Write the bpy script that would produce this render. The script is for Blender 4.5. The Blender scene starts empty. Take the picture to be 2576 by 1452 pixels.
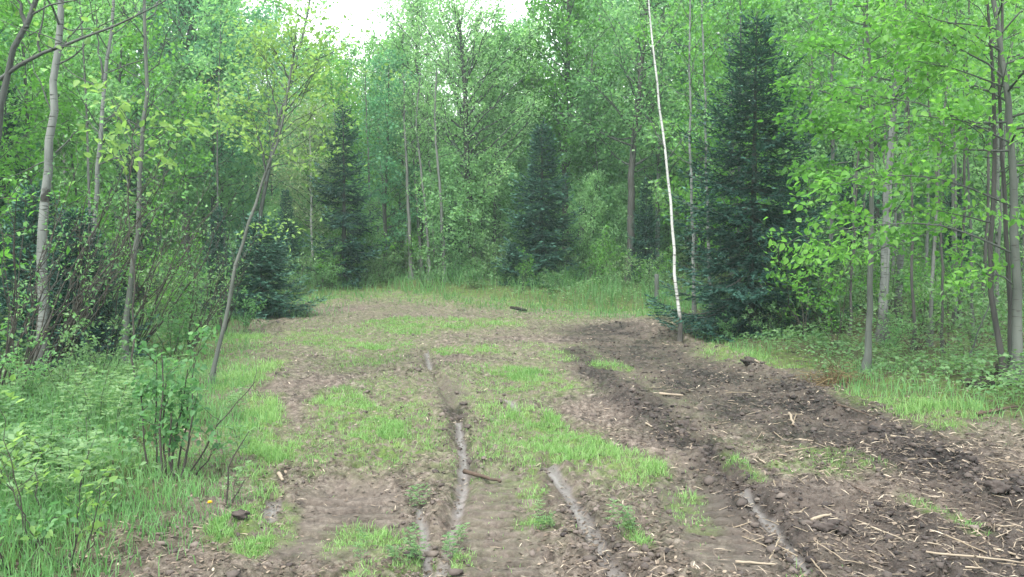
import bpy, math, random
import numpy as np

# ------------------------------------------------------------------ camera, light, exposure
SC = bpy.context.scene
COL = SC.collection
W, H, F = 2576.0, 1452.0, 2143.0
PITCH = math.atan((726 - 620) / F)
CAM_Z = 1.7
cam = bpy.data.cameras.new('camera'); cam_o = bpy.data.objects.new('camera', cam); COL.objects.link(cam_o)
cam.sensor_width = 36.0
cam.angle = 2 * math.atan(W / 2 / F)
cam.clip_start, cam.clip_end = 0.05, 2000
cam_o.location = (0, 0, CAM_Z)
cam_o.rotation_euler = (math.pi / 2 - PITCH, 0, 0)
SC.camera = cam_o

SUN_EL, SUN_AZ = math.radians(58), math.radians(-158)      # azimuth from +Y towards +X
world = bpy.data.worlds.new('World'); SC.world = world; world.use_nodes = True
nt = world.node_tree; nt.nodes.clear()
sky = nt.nodes.new('ShaderNodeTexSky'); sky.sky_type = 'NISHITA'; sky.sun_disc = False
sky.sun_elevation = SUN_EL; sky.sun_rotation = SUN_AZ
sky.air_density = 1.0; sky.dust_density = 3.0; sky.ozone_density = 1.0
cloud = nt.nodes.new('ShaderNodeMix'); cloud.data_type = 'RGBA'; cloud.inputs[0].default_value = 0.82
cloud.inputs[7].default_value = (9.1, 9.4, 9.3, 1)       # even overcast layer over the sky
bg = nt.nodes.new('ShaderNodeBackground'); bg.inputs[1].default_value = 0.13
wo = nt.nodes.new('ShaderNodeOutputWorld')
nt.links.new(sky.outputs[0], cloud.inputs[6]); nt.links.new(cloud.outputs[2], bg.inputs[0]); nt.links.new(bg.outputs[0], wo.inputs[0])

sun = bpy.data.lights.new('sun', 'SUN'); sun.energy = 2.5; sun.angle = math.radians(18); sun.color = (1.0, 0.96, 0.88)
sun_o = bpy.data.objects.new('sun', sun); COL.objects.link(sun_o)
sun_o.rotation_euler = (math.pi / 2 - SUN_EL, 0, math.pi - SUN_AZ)
sun_o.location = (-10, -20, 30)

vs = SC.view_settings
SC.display_settings.display_device = 'sRGB'
vs.view_transform = 'Standard'; vs.look = 'None'; vs.gamma = 1.0; vs.exposure = 1.88; vs.use_curve_mapping = False
cy = SC.cycles
SC.render.engine = 'CYCLES'
cy.max_bounces = 9; cy.diffuse_bounces = 4; cy.glossy_bounces = 2; cy.transmission_bounces = 6; cy.transparent_max_bounces = 4
cy.caustics_reflective = False; cy.caustics_refractive = False
cy.filter_width = 1.5

# ------------------------------------------------------------------ numeric helpers
RNG = np.random.default_rng(7)
cp, sp_ = math.cos(PITCH), math.sin(PITCH)

def vnoise(x, y, seed=0):
    xi = np.floor(x).astype(np.int64); yi = np.floor(y).astype(np.int64)
    xf = x - xi; yf = y - yi
    u = xf * xf * (3 - 2 * xf); v = yf * yf * (3 - 2 * yf)
    def hsh(a, b):
        n = (a * 374761393 + b * 668265263 + seed * 1274126177) & 0x7fffffff
        n = ((n ^ (n >> 13)) * 1274126177) & 0x7fffffff
        n = (n ^ (n >> 16)) & 0xffff
        return n / 32767.5 - 1.0
    a, b, c, d = hsh(xi, yi), hsh(xi + 1, yi), hsh(xi, yi + 1), hsh(xi + 1, yi + 1)
    return (a * (1 - u) + b * u) * (1 - v) + (c * (1 - u) + d * u) * v

def fbm(x, y, octaves=4, seed=0, gain=0.5):
    t = 0; amp = 1; s = 0
    for i in range(octaves):
        t = t + amp * vnoise(x * 2 ** i + 17.3 * i, y * 2 ** i - 9.1 * i, seed + i); s += amp; amp *= gain
    return t / s

def ray(px, py):
    a = (px - W / 2) / F; b = (H / 2 - py) / F
    return np.array([a, cp + b * sp_, -sp_ + b * cp])

def flat(px, py):                       # where the line of sight through the photo meets level ground
    d = ray(px, py); t = CAM_Z / max(-d[2], 1e-4)
    return np.array([d[0] * t, d[1] * t])

def at_depth(px, py, D):                # point at distance D (along +Y)
    d = ray(px, py); t = D / d[1]
    return np.array([d[0] * t, D, CAM_Z + d[2] * t])

def project(x, y, z):
    dz = z - CAM_Z
    fw = y * cp - dz * sp_; up = y * sp_ + dz * cp
    return W / 2 + F * x / fw, H / 2 - F * up / fw

def seg_dist(x, y, pts, rad=None):
    """distance to a polyline in ground metres; with rad, distance divided by the local radius; also the length along it"""
    best = np.full(np.shape(x), 1e9); along = np.zeros(np.shape(x)); acc = 0.0
    for i in range(len(pts) - 1):
        a, b = pts[i], pts[i + 1]; ab = b - a; L2 = float(ab @ ab) + 1e-9
        t = np.clip(((x - a[0]) * ab[0] + (y - a[1]) * ab[1]) / L2, 0, 1)
        d = np.hypot(x - a[0] - t * ab[0], y - a[1] - t * ab[1])
        if rad is not None: d = d / (rad[i] + t * (rad[i + 1] - rad[i]))
        m = d < best
        best = np.where(m, d, best); along = np.where(m, acc + t * math.sqrt(L2), along); acc += math.sqrt(L2)
    return best, along

def gpoly(pts):
    g = [flat(p[0], p[1]) for p in pts]
    r = [p[2] * g[i][1] / F for i, p in enumerate(pts)] if len(pts[0]) > 2 else None
    return g, r

# ------------------------------------------------------------------ what lies where on the ground
GRASS = [gpoly(p) for p in (
    [(770, 850, 55), (850, 868, 70), (945, 880, 45)],
    [(850, 1000, 60), (905, 1055, 80), (960, 1120, 95), (1060, 1120, 45)],
    [(660, 1010, 40), (640, 1090, 60), (690, 1150, 40)],
    [(1245, 930, 30), (1330, 948, 75), (1400, 975, 50)],
    [(1330, 1040, 55), (1440, 1115, 80), (1560, 1165, 85), (1610, 1178, 50)],
    [(1130, 885, 45), (1230, 880, 40)],
    [(1040, 835, 60), (980, 810, 60), (1150, 815, 70), (1260, 812, 60)],
    [(560, 860, 60), (640, 855, 50)],
    [(1530, 925, 32), (1575, 932, 20)],
    [(760, 765, 70), (1000, 755, 90), (1300, 762, 110), (1560, 775, 120), (1640, 790, 60)],
    [(1850, 890, 70), (1960, 905, 80)],
    [(2240, 1010, 90), (2400, 1000, 110), (2330, 1060, 60)],
    [(620, 1370, 50), (560, 1330, 70)],
    [(640, 930, 60), (600, 970, 60)],
)]
THIN = [gpoly(p) for p in (
    [(2300, 1255, 40), (2330, 1265, 30)], [(2390, 1290, 35), (2450, 1330, 35)], [(1840, 1150, 30), (1890, 1185, 30)], [(1960, 1165, 40), (2160, 1160, 50), (2040, 1130, 30)],
    [(1330, 1160, 40), (1350, 1240, 36)], [(1560, 1330, 35), (1600, 1360, 30)], [(2030, 1430, 35), (2050, 1440, 20)], [(1400, 800, 80), (1500, 790, 90)],
    [(620, 1000, 50), (690, 1080, 45), (680, 1160, 40)], [(960, 960, 60), (1030, 1010, 60), (1060, 1090, 50)], [(1200, 1000, 40), (1260, 1060, 50), (1310, 1120, 50)],
    [(740, 1120, 60), (840, 1145, 75)], [(1350, 870, 50), (1420, 905, 40)], [(1350, 1300, 45), (1380, 1320, 25)], [(720, 850, 70), (900, 830, 90), (1010, 870, 70)], [(1140, 1400, 40), (1120, 1440, 35)],
    [(930, 1410, 90), (1020, 1390, 60)], [(640, 1190, 50), (690, 1330, 40)], [(870, 1330, 60), (960, 1340, 60)], [(1700, 1240, 40), (1720, 1300, 40)],
)]
DARK = [gpoly(p) + (k,) for p, k in (
    ([(1500, 830, 100), (1640, 890, 140), (1800, 965, 210), (1960, 1030, 250), (2130, 1090, 230), (2350, 1180, 170), (2576, 1275, 150)], 1.0),
    ([(1440, 880, 40), (1560, 985, 70), (1690, 1065, 80), (1790, 1150, 75), (1880, 1250, 70), (2000, 1400, 80)], .95),
    ([(1950, 1270, 280), (2330, 1380, 420), (2600, 1420, 420)], .85),
    ([(1130, 960, 22), (1150, 1060, 30), (1180, 1180, 24)], .6),
    ([(1400, 1200, 30), (1480, 1330, 45), (1560, 1452, 60)], .5),
)]
RUTS = [(gpoly(p), w, dep) for p, w, dep in (
    ([(1072, 880), (1086, 930), (1120, 985), (1150, 1040), (1163, 1100), (1166, 1190), (1150, 1270), (1122, 1370), (1092, 1452), (1060, 1600)], 0.055, 0.05),
    ([(1050, 1245), (1068, 1340), (1082, 1460)], 0.045, 0.035),
    ([(1376, 1148), (1436, 1230), (1484, 1320), (1535, 1400), (1570, 1470), (1640, 1620)], 0.060, 0.055),
    ([(1450, 930), (1560, 985), (1700, 1062), (1800, 1148), (1862, 1215), (1936, 1300), (2020, 1410), (2110, 1560)], 0.065, 0.065),
    ([(1270, 1000), (1310, 1040)], 0.04, 0.03),
    ([(690, 1240), (680, 1290)], 0.05, 0.03),
)]
WETPARTS = [(gpoly(p), w) for p, w in (
    ([(1072, 884), (1082, 920)], 0.05), ([(1150, 1050), (1163, 1100), (1166, 1190), (1150, 1270), (1122, 1370), (1092, 1452)], 0.05),
    ([(1052, 1250), (1068, 1340), (1082, 1460)], 0.036), ([(1380, 1152), (1436, 1230), (1484, 1320), (1535, 1400), (1570, 1470)], 0.062),
    ([(1862, 1215), (1936, 1300), (2020, 1410)], 0.055), ([(1275, 1003), (1305, 1036)], 0.05), ([(690, 1245), (682, 1285)], 0.055),
)]
RIDGES = [(gpoly(p), w, hh) for p, w, hh in (
    ([(1720, 850), (1880, 915), (2000, 985), (2110, 1050), (2260, 1125), (2420, 1195), (2576, 1290)], 0.16, 0.11),
    ([(1490, 960), (1620, 1035), (1720, 1095), (1760, 1130)], 0.14, 0.08),
    ([(655, 815), (690, 830), (730, 838)], 0.28, 0.16),
    ([(1540, 825), (1610, 830), (1700, 855)], 0.22, 0.13),
    ([(590, 1320), (640, 1325)], 0.07, 0.07),
    ([(2030, 1340), (2080, 1325), (2120, 1330)], 0.06, 0.08),
    ([(2480, 1275), (2576, 1265)], 0.12, 0.12),
    ([(1190, 965), (1240, 965)], 0.10, 0.06),
    ([(990, 930), (1050, 945)], 0.10, 0.05),
    ([(1070, 1060), (1190, 1055)], 0.12, 0.05),
    ([(760, 905), (800, 905)], 0.10, 0.06),
    ([(420, 800), (440, 810)], 0.3, 0.15),
    ([(830, 770), (860, 772)], 0.25, 0.10),
)]
TREADS = [gpoly(p) for p in (
    [(1230, 1180, 70), (1250, 1290, 80), (1275, 1452, 95)],
    [(880, 1230, 110), (860, 1310, 120), (800, 1340, 120)],
    [(1730, 1230, 70), (1830, 1400, 90)],
    [(1150, 1010, 40), (1120, 950, 35)],
)]
# the edge of the clearing, near left -> far left -> far right -> near right
EDGE = [np.array(v) for v in ((-2.0, -3.0), (-2.15, 3.2))] + [flat(*p) for p in ((500, 1240), (560, 1000), (560, 900), (640, 800), (720, 768), (1000, 757), (1650, 790), (1720, 850), (1900, 905), (2150, 1000), (2400, 1060), (2576, 1090))] + [np.array((6.2, 6.0)), np.array((6.5, -3.0))]

def inside_clearing(x, y):
    x = np.asarray(x, float); y = np.asarray(y, float)
    c = np.zeros(x.shape, bool); n = len(EDGE)
    for i in range(n):
        a, b = EDGE[i], EDGE[(i + 1) % n]
        if a[1] == b[1]: continue
        m = ((a[1] > y) != (b[1] > y)) & (x < (b[0] - a[0]) * (y - a[1]) / (b[1] - a[1]) + a[0])
        c ^= m
    return c

def edge_dist(x, y):                    # > 0 outside the clearing
    d, _ = seg_dist(x, y, EDGE)
    return np.where(inside_clearing(x, y), -d, d)

def masks(x, y):
    wx = x + 0.10 * fbm(x * 2.2, y * 2.2, 3, 5) + 0.12 * fbm(x * .9, y * .5, 2, 6)
    wy = y + 0.25 * fbm(x * 1.8, y * 1.3, 3, 8)
    grass = np.zeros(x.shape)
    for g, r in GRASS:
        d, _ = seg_dist(wx, wy / 1.9, [q / np.array([1, 1.9]) for q in g], r); grass = np.maximum(grass, np.clip((1.65 - d) * 1.1, 0, 1))
    for g, r in THIN:
        d, _ = seg_dist(wx, wy / 1.7, [q / np.array([1, 1.7]) for q in g], r); grass = np.maximum(grass, .68 * np.clip(1.6 - d, 0, 1))
    dark = np.zeros(x.shape)
    for g, r, k in DARK:
        d, _ = seg_dist(wx, wy, g, r); dark = np.maximum(dark, k * np.clip(1.5 - d, 0, 1))
    dark = np.clip(dark * (1 + .3 * fbm(x * 1.3, y * .9, 3, 57)), 0, 1)
    ed = edge_dist(wx, wy)
    forest = np.clip(ed / 0.7 + 0.3, 0, 1)
    wet = np.zeros(x.shape)
    for (g, r), w in WETPARTS:
        d, _ = seg_dist(x + 0.02 * fbm(x * 9, y * 6, 2, 3), y, g); wet = np.maximum(wet, np.clip(1.6 - 1.7 * d / w, 0, 1))
    wet = wet * np.clip(1.25 + 1.3 * fbm(x * 3.1, y * 2.3, 3, 77), 0, 1)
    thin = np.clip(0.62 + 1.3 * fbm(x * 0.9, y * 0.7, 4, 21), 0, 1) * (1 - .85 * dark) * np.clip((y - 4.6) / 3, .25, 1) * np.clip(1.5 - y / 22, .5, 1) * np.clip(1.25 - (x - .8) * .35, .3, 1)
    grass = np.clip(np.maximum(grass, 0.74 * thin), 0, 1) * (1 - np.clip(wet * 2, 0, 1))
    return grass, dark, wet, forest, ed

def packed(x, y):
    p = np.zeros(np.shape(x))
    for g, r in TREADS: p = np.maximum(p, np.clip((1.5 - seg_dist(x, y, g, r)[0]) * 1.6, 0, 1))
    return p

def height(x, y):
    x = np.asarray(x, float); y = np.asarray(y, float)
    h = 0.07 * fbm(x * .22, y * .22, 3, 40) + 0.035 * fbm(x * 1.1, y * .9, 3, 41)
    ed = edge_dist(x, y)
    h = h + 0.10 * np.clip(ed / 1.5, 0, 1) + np.clip(ed, 0, 40) * 0.018 + 0.42 * np.clip((y - 22.5) / 5.5, 0, 1)
    for (g, r), w, dep in RUTS:
        d, al = seg_dist(x + .03 * fbm(x * 4, y * 3, 2, 61), y, g)
        h = h - dep * np.exp(-(d / w) ** 2) + dep * .55 * np.exp(-((d - 2.2 * w) / (.9 * w)) ** 2) * (0.6 + .8 * fbm(x * 6, y * 6, 2, 62))
    for (g, r), w, hh in RIDGES:
        d, al = seg_dist(x, y, g)
        h = h + hh * np.exp(-(d / w) ** 2) * (0.65 + 1.1 * fbm(x * 3.5, y * 3.0, 3, 63))
    for g, r in TREADS:
        d, al = seg_dist(x, y, g, r)
        w_ = np.sin((al + .05 * fbm(x * 4, y * 4, 3, 64)) * 2 * math.pi / 0.17 + 1.5 * np.abs(d)); h = h + np.clip(1.4 - d, 0, 1) * np.clip(.95 + 1.0 * fbm(x * 2.5, y * 2.5, 2, 65), 0, 1.3) * (.008 - .07 * np.clip(w_, 0, 1) ** 1.6)
    rough = np.clip(1 - ed / 1.0, 0, 1); calm = np.ones(x.shape)
    for g, r in TREADS: calm = np.minimum(calm, .2 + .8 * np.clip(seg_dist(x, y, g, r)[0] - .6, 0, 1))
    for (g, r), w in WETPARTS: rough = rough * (1 - .92 * np.exp(-(seg_dist(x, y, g)[0] / (w * 1.3)) ** 4))
    h = h + rough * calm * (0.045 * fbm(x * 4.0, y * 3.4, 3, 66) + 0.05 * np.abs(fbm(x * 9, y * 8, 3, 67)) - .07 * np.clip(fbm(x * 15, y * 12, 2, 69) - .22, 0, 1) + .02 * fbm(x * 24, y * 20, 2, 68))
    return h

def hz(x, y): return float(height(np.array([float(x)]), np.array([float(y)]))[0])

# ------------------------------------------------------------------ mesh helpers
def build(name, verts, faces, mat, parent=None, tint=None, smooth=False, uvlike=None):
    """verts (N,3); faces: list of int arrays (M,3) / (M,4)"""
    me = bpy.data.meshes.new(name)
    verts = np.asarray(verts, np.float32)
    faces = [np.asarray(f, np.int32) for f in faces if len(f)]
    me.vertices.add(len(verts)); me.vertices.foreach_set('co', verts.ravel())
    loops = np.concatenate([f.ravel() for f in faces]); sizes = np.concatenate([np.full(len(f), f.shape[1], np.int32) for f in faces])
    starts = np.concatenate([[0], np.cumsum(sizes)[:-1]]).astype(np.int32)
    me.loops.add(len(loops)); me.loops.foreach_set('vertex_index', loops)
    me.polygons.add(len(sizes)); me.polygons.foreach_set('loop_start', starts)
    if smooth: me.polygons.foreach_set('use_smooth', np.ones(len(sizes), bool))
    if tint is not None:
        for k, v in (tint.items() if isinstance(tint, dict) else (('tint', tint),)):
            a = me.attributes.new(k, 'FLOAT', 'POINT'); a.data.foreach_set('value', np.asarray(v, np.float32))
    me.update(calc_edges=True); me.validate()
    me.materials.append(mat)
    o = bpy.data.objects.new(name, me); COL.objects.link(o)
    if parent: o.parent = parent
    return o

class Bag:
    """collects tubes and leaf faces for one mesh"""
    def __init__(s): s.v, s.f3, s.f4, s.t, s.n = [], [], [], [], 0
    def add(s, v, f3=None, f4=None, t=None):
        v = np.asarray(v, float).reshape(-1, 3)
        if not len(v): return
        if f3 is not None and len(f3): s.f3.append(np.asarray(f3) + s.n)
        if f4 is not None and len(f4): s.f4.append(np.asarray(f4) + s.n)
        s.t.append(np.full(len(v), .5) if t is None else np.asarray(t, float)); s.v.append(v); s.n += len(v)
    def build(s, name, mat, parent=None, smooth=False):
        f = [np.concatenate(q) for q in (s.f3, s.f4) if q]
        return build(name, np.concatenate(s.v), f, mat, parent, np.concatenate(s.t), smooth)

def unit(a): return a / np.maximum(np.linalg.norm(a, axis=-1, keepdims=True), 1e-9)

def tubes(P, R, k=5, tint=None):
    """P (N,K,3), R (N,K) -> verts, quads"""
    P = np.asarray(P, float); R = np.asarray(R, float)
    if P.ndim == 2: P = P[None]
    if R.ndim == 1: R = R[None]
    N, K, _ = P.shape
    T = unit(np.gradient(P, axis=1)); m = unit(T.mean(axis=1))
    ref = np.where(np.abs(m[:, 2:3]) > .8, np.array([[1., 0, 0]]), np.array([[0., 0, 1.]]))[:, None, :]
    U = unit(np.cross(T, np.broadcast_to(ref, T.shape))); Vv = np.cross(T, U)
    a = np.arange(k) * 2 * math.pi / k
    ring = P[:, :, None, :] + R[:, :, None, None] * (np.cos(a)[None, None, :, None] * U[:, :, None, :] + np.sin(a)[None, None, :, None] * Vv[:, :, None, :])
    idx = np.arange(N * K * k).reshape(N, K, k)
    q = np.stack([idx[:, :-1, :], np.roll(idx, -1, 2)[:, :-1, :], np.roll(idx, -1, 2)[:, 1:, :], idx[:, 1:, :]], -1).reshape(-1, 4)
    t = None if tint is None else np.repeat(np.asarray(tint, float), K * k)
    return ring.reshape(-1, 3), q, t

def leaves(pos, axis, normal, size, ratio=.6, detail=False, tint=None, fold=.12):
    """pos: leaf bases; axis: direction of growth; returns verts, tris, quads, tint"""
    pos = np.asarray(pos, float); n = len(pos)
    size = np.broadcast_to(np.asarray(size, float), (n,))[:, None]
    a = unit(axis); nn = unit(normal - (normal * a).sum(-1, keepdims=True) * a); s = np.cross(a, nn)
    if detail:
        w = size * ratio / 2; up = size * fold
        V = np.stack([pos, pos + a * size * .30 + s * w + nn * up, pos + a * size * .68 + s * w * .72 + nn * up * .7, pos + a * size * 1.0 - nn * size * .06,
                      pos + a * size * .68 - s * w * .72 + nn * up * .7, pos + a * size * .30 - s * w + nn * up], 1)
        b = np.arange(n)[:, None] * 6
        f4 = np.concatenate([b + np.array([[0, 1, 2, 3]]), b + np.array([[0, 3, 4, 5]])])
        return V.reshape(-1, 3), None, f4, np.repeat(tint, 6)
    w = size * ratio / 2
    V = np.stack([pos, pos + a * size * .45 + s * w + nn * size * fold, pos + a * size, pos + a * size * .45 - s * w + nn * size * fold], 1)
    b = np.arange(n)[:, None] * 4
    f3 = np.concatenate([b + np.array([[0, 1, 2]]), b + np.array([[0, 2, 3]])])
    return V.reshape(-1, 3), f3, None, np.repeat(tint, 4)

def poly_resample(pts, K, wob=0., rng=RNG):
    pts = np.asarray(pts, float); d = np.concatenate([[0], np.cumsum(np.linalg.norm(np.diff(pts, axis=0), axis=1))])
    s = np.linspace(0, d[-1], K)
    out = np.stack([np.interp(s, d, pts[:, i]) for i in range(3)], -1)
    if K > 4:
        sm = out.copy(); sm[1:-1] = (out[:-2] + 2 * out[1:-1] + out[2:]) / 4; out = sm
    if wob:
        n = rng.normal(0, wob, (K, 3)); n[0] = 0; n[:, 2] *= .3; out = out + n
    return out

# ------------------------------------------------------------------ materials
def mat_new(name):
    m = bpy.data.materials.new(name); m.use_nodes = True; n = m.node_tree; n.nodes.clear()
    out = n.nodes.new('ShaderNodeOutputMaterial')
    return m, n, out

def ramp(n, stops):
    r = n.nodes.new('ShaderNodeValToRGB'); e = r.color_ramp.elements
    while len(e) < len(stops): e.new(0.5)
    for i, (p, c) in enumerate(stops): e[i].position = p; e[i].color = (*c, 1)
    return r

def leaf_mat(name, dark, mid, light, trans=.45, rough=.55, spec=.25):
    m, n, out = mat_new(name); L = n.links.new
    at = n.nodes.new('ShaderNodeAttribute'); at.attribute_name = 'tint'
    oi = n.nodes.new('ShaderNodeObjectInfo')
    r = ramp(n, [(0, dark), (.5, mid), (1, light)])
    ad = n.nodes.new('ShaderNodeMath'); ad.operation = 'MULTIPLY_ADD'; ad.inputs[1].default_value = .44; ad.inputs[2].default_value = -.22
    L(oi.outputs['Random'], ad.inputs[0])
    su = n.nodes.new('ShaderNodeMath'); su.operation = 'ADD'; L(at.outputs['Fac'], su.inputs[0]); L(ad.outputs[0], su.inputs[1])
    L(su.outputs[0], r.inputs[0])
    p = n.nodes.new('ShaderNodeBsdfPrincipled'); p.inputs['Roughness'].default_value = rough; p.inputs['Specular IOR Level'].default_value = spec
    t = n.nodes.new('ShaderNodeBsdfTranslucent')
    g = n.nodes.new('ShaderNodeMix'); g.data_type = 'RGBA'; g.blend_type = 'MULTIPLY'; g.inputs[0].default_value = 1; g.inputs[7].default_value = (1.75, 1.75, 1.25, 1)
    L(r.outputs[0], p.inputs['Base Color']); L(r.outputs[0], g.inputs[6]); L(g.outputs[2], t.inputs[0])
    mx = n.nodes.new('ShaderNodeMixShader'); mx.inputs[0].default_value = trans
    L(p.outputs[0], mx.inputs[1]); L(t.outputs[0], mx.inputs[2]); L(mx.outputs[0], out.inputs[0])
    return m

def bark_mat(name, base, alt, mark, band=0.0, blotch=.0, rough=.85, foot=0.):
    """base/alt mottling, dark marks: band = horizontal lenticels, blotch = dark patches"""
    m, n, out = mat_new(name); L = n.links.new
    tc = n.nodes.new('ShaderNodeTexCoord')
    def noise(scale, sc3, det=4):
        mp = n.nodes.new('ShaderNodeMapping'); mp.inputs['Scale'].default_value = sc3
        L(tc.outputs['Object'], mp.inputs[0])
        q = n.nodes.new('ShaderNodeTexNoise'); q.inputs['Scale'].default_value = scale; q.inputs['Detail'].default_value = det
        L(mp.outputs[0], q.inputs[0]); return q
    n1 = noise(6, (1, 1, .35)); r1 = ramp(n, [(.35, base), (.65, alt)]); L(n1.outputs[0], r1.inputs[0])
    last = r1.outputs[0]
    for amt, q in ((band, noise(5, (1.2, 1.2, 9), 3)), (blotch, noise(3, (1, 1, 1.3), 5))):
        if amt <= 0: continue
        rr = ramp(n, [(.5 + .22 * (1 - amt), (0, 0, 0)), (.56 + .22 * (1 - amt), (1, 1, 1))]); L(q.outputs[0], rr.inputs[0])
        mx = n.nodes.new('ShaderNodeMix'); mx.data_type = 'RGBA'; mx.inputs[7].default_value = (*mark, 1)
        L(rr.outputs[0], mx.inputs[0]); L(last, mx.inputs[6]); last = mx.outputs[2]
    if foot:                                   # old rough dark bark at the foot of a birch
        sx = n.nodes.new('ShaderNodeSeparateXYZ'); L(tc.outputs['Object'], sx.inputs[0]); q = noise(4, (1, 1, .8), 4)
        a = n.nodes.new('ShaderNodeMath'); a.operation = 'MULTIPLY_ADD'; a.inputs[1].default_value = 1.6; L(q.outputs[0], a.inputs[0]); L(sx.outputs[2], a.inputs[2])
        rr = ramp(n, [(.0, (foot,) * 3), (1., (0, 0, 0))]); mr = n.nodes.new('ShaderNodeMapRange'); mr.inputs[1].default_value = 1.0; mr.inputs[2].default_value = 1.7
        L(a.outputs[0], mr.inputs[0]); L(mr.outputs[0], rr.inputs[0])
        mx = n.nodes.new('ShaderNodeMix'); mx.data_type = 'RGBA'; mx.inputs[7].default_value = (mark[0] * 1.5, mark[1] * 1.5, mark[2] * 1.5, 1)
        L(rr.outputs[0], mx.inputs[0]); L(last, mx.inputs[6]); last = mx.outputs[2]
    p = n.nodes.new('ShaderNodeBsdfPrincipled'); p.inputs['Roughness'].default_value = rough; p.inputs['Specular IOR Level'].default_value = .2
    L(last, p.inputs['Base Color'])
    bn = noise(30, (1, 1, .3), 5); b = n.nodes.new('ShaderNodeBump'); b.inputs['Strength'].default_value = .6; b.inputs['Distance'].default_value = .01
    L(bn.outputs[0], b.inputs['Height']); L(b.outputs[0], p.inputs['Normal']); L(p.outputs[0], out.inputs[0])
    return m

def tint_mat(name, stops, rough=.85, trans=0.):
    m, n, out = mat_new(name); L = n.links.new
    at = n.nodes.new('ShaderNodeAttribute'); at.attribute_name = 'tint'
    r = ramp(n, stops); L(at.outputs['Fac'], r.inputs[0])
    p = n.nodes.new('ShaderNodeBsdfPrincipled'); p.inputs['Roughness'].default_value = rough; p.inputs['Specular IOR Level'].default_value = .2
    L(r.outputs[0], p.inputs['Base Color'])
    if trans:
        t = n.nodes.new('ShaderNodeBsdfTranslucent'); L(r.outputs[0], t.inputs[0])
        mx = n.nodes.new('ShaderNodeMixShader'); mx.inputs[0].default_value = trans
        L(p.outputs[0], mx.inputs[1]); L(t.outputs[0], mx.inputs[2]); L(mx.outputs[0], out.inputs[0])
    else: L(p.outputs[0], out.inputs[0])
    return m

M = {}
M['maple'] = leaf_mat('bright_leaf', (.040, .112, .026), (.070, .200, .036), (.120, .265, .058), .55)
M['aspen'] = leaf_mat('aspen_leaf', (.056, .145, .060), (.115, .26, .105), (.185, .345, .155), .55)
M['yellow'] = leaf_mat('yellow_green_leaf', (.075, .15, .042), (.125, .225, .066), (.19, .30, .10), .5)
M['deep'] = leaf_mat('deep_green_leaf', (.040, .125, .070), (.078, .215, .118), (.13, .29, .165), .52)
M['larch'] = leaf_mat('feathery_leaf', (.075, .175, .080), (.142, .285, .128), (.21, .36, .18), .55)
M['pale'] = leaf_mat('pale_leaf', (.11, .17, .09), (.17, .24, .13), (.24, .31, .18), .45)
M['bush'] = leaf_mat('shrub_leaf', (.040, .112, .044), (.076, .180, .072), (.13, .25, .105), .5)
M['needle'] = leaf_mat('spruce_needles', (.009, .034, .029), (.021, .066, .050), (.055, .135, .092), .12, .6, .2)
M['grass_short'] = leaf_mat('short_grass', (.068, .150, .046), (.120, .235, .075), (.20, .31, .125), .4)
M['grass_tall'] = leaf_mat('tall_grass', (.048, .128, .046), (.085, .198, .072), (.135, .26, .105), .4)
M['fern'] = leaf_mat('weed_leaf', (.042, .105, .042), (.078, .160, .064), (.135, .22, .105), .4)
M['birch'] = bark_mat('white_birch_bark', (.37, .38, .37), (.25, .255, .25), (.04, .037, .034), .55, .44, foot=1.0)
M['birch_grey'] = bark_mat('grey_birch_bark', (.135, .147, .140), (.082, .091, .087), (.022, .022, .02), .58, .55, foot=.7)
M['aspen_bark'] = bark_mat('grey_green_bark', (.088, .098, .088), (.052, .059, .053), (.03, .03, .027), .35, .3)
M['grey_bark'] = bark_mat('grey_bark', (.060, .068, .063), (.036, .041, .038), (.03, .028, .026), .2, .3)
M['dark_bark'] = bark_mat('dark_bark', (.058, .056, .053), (.034, .034, .033), (.012, .011, .011), 0, .4)
M['twig'] = bark_mat('dark_twig_bark', (.048, .043, .037), (.028, .026, .024), (.015, .014, .014), .2, 0)
M['pole_bark'] = bark_mat('pale_pole_bark', (.105, .112, .105), (.068, .073, .069), (.035, .03, .028), .3, .3)
M['stick_brown'] = bark_mat('brown_stick_bark', (.065, .045, .034), (.035, .026, .021), (.012, .010, .009), .1, .4)
M['stick_pale'] = bark_mat('pale_split_wood', (.23, .195, .15), (.13, .105, .08), (.06, .045, .035), 0, .3)
M['stick_straw'] = bark_mat('weathered_straw', (.20, .165, .12), (.12, .095, .07), (.06, .045, .035), 0, .3)
M['rotten'] = bark_mat('rotten_wood', (.022, .018, .016), (.012, .011, .010), (.10, .085, .07), 0, .28)
M['litter'] = tint_mat('dead_litter', [(0, (.030, .023, .018)), (.4, (.085, .066, .052)), (.75, (.19, .155, .12)), (1, (.36, .315, .25))])
M['clod'] = tint_mat('earth_clods', [(0, (.022, .018, .018)), (.5, (.062, .051, .046)), (1, (.125, .104, .092))])
M['dandelion'] = tint_mat('yellow_petals', [(0, (.62, .42, .01)), (1, (.8, .58, .03))], .6, .2)
M['brushwood'] = tint_mat('dead_brush', [(0, (.03, .022, .014)), (.5, (.10, .07, .034)), (1, (.20, .15, .08))])

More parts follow.
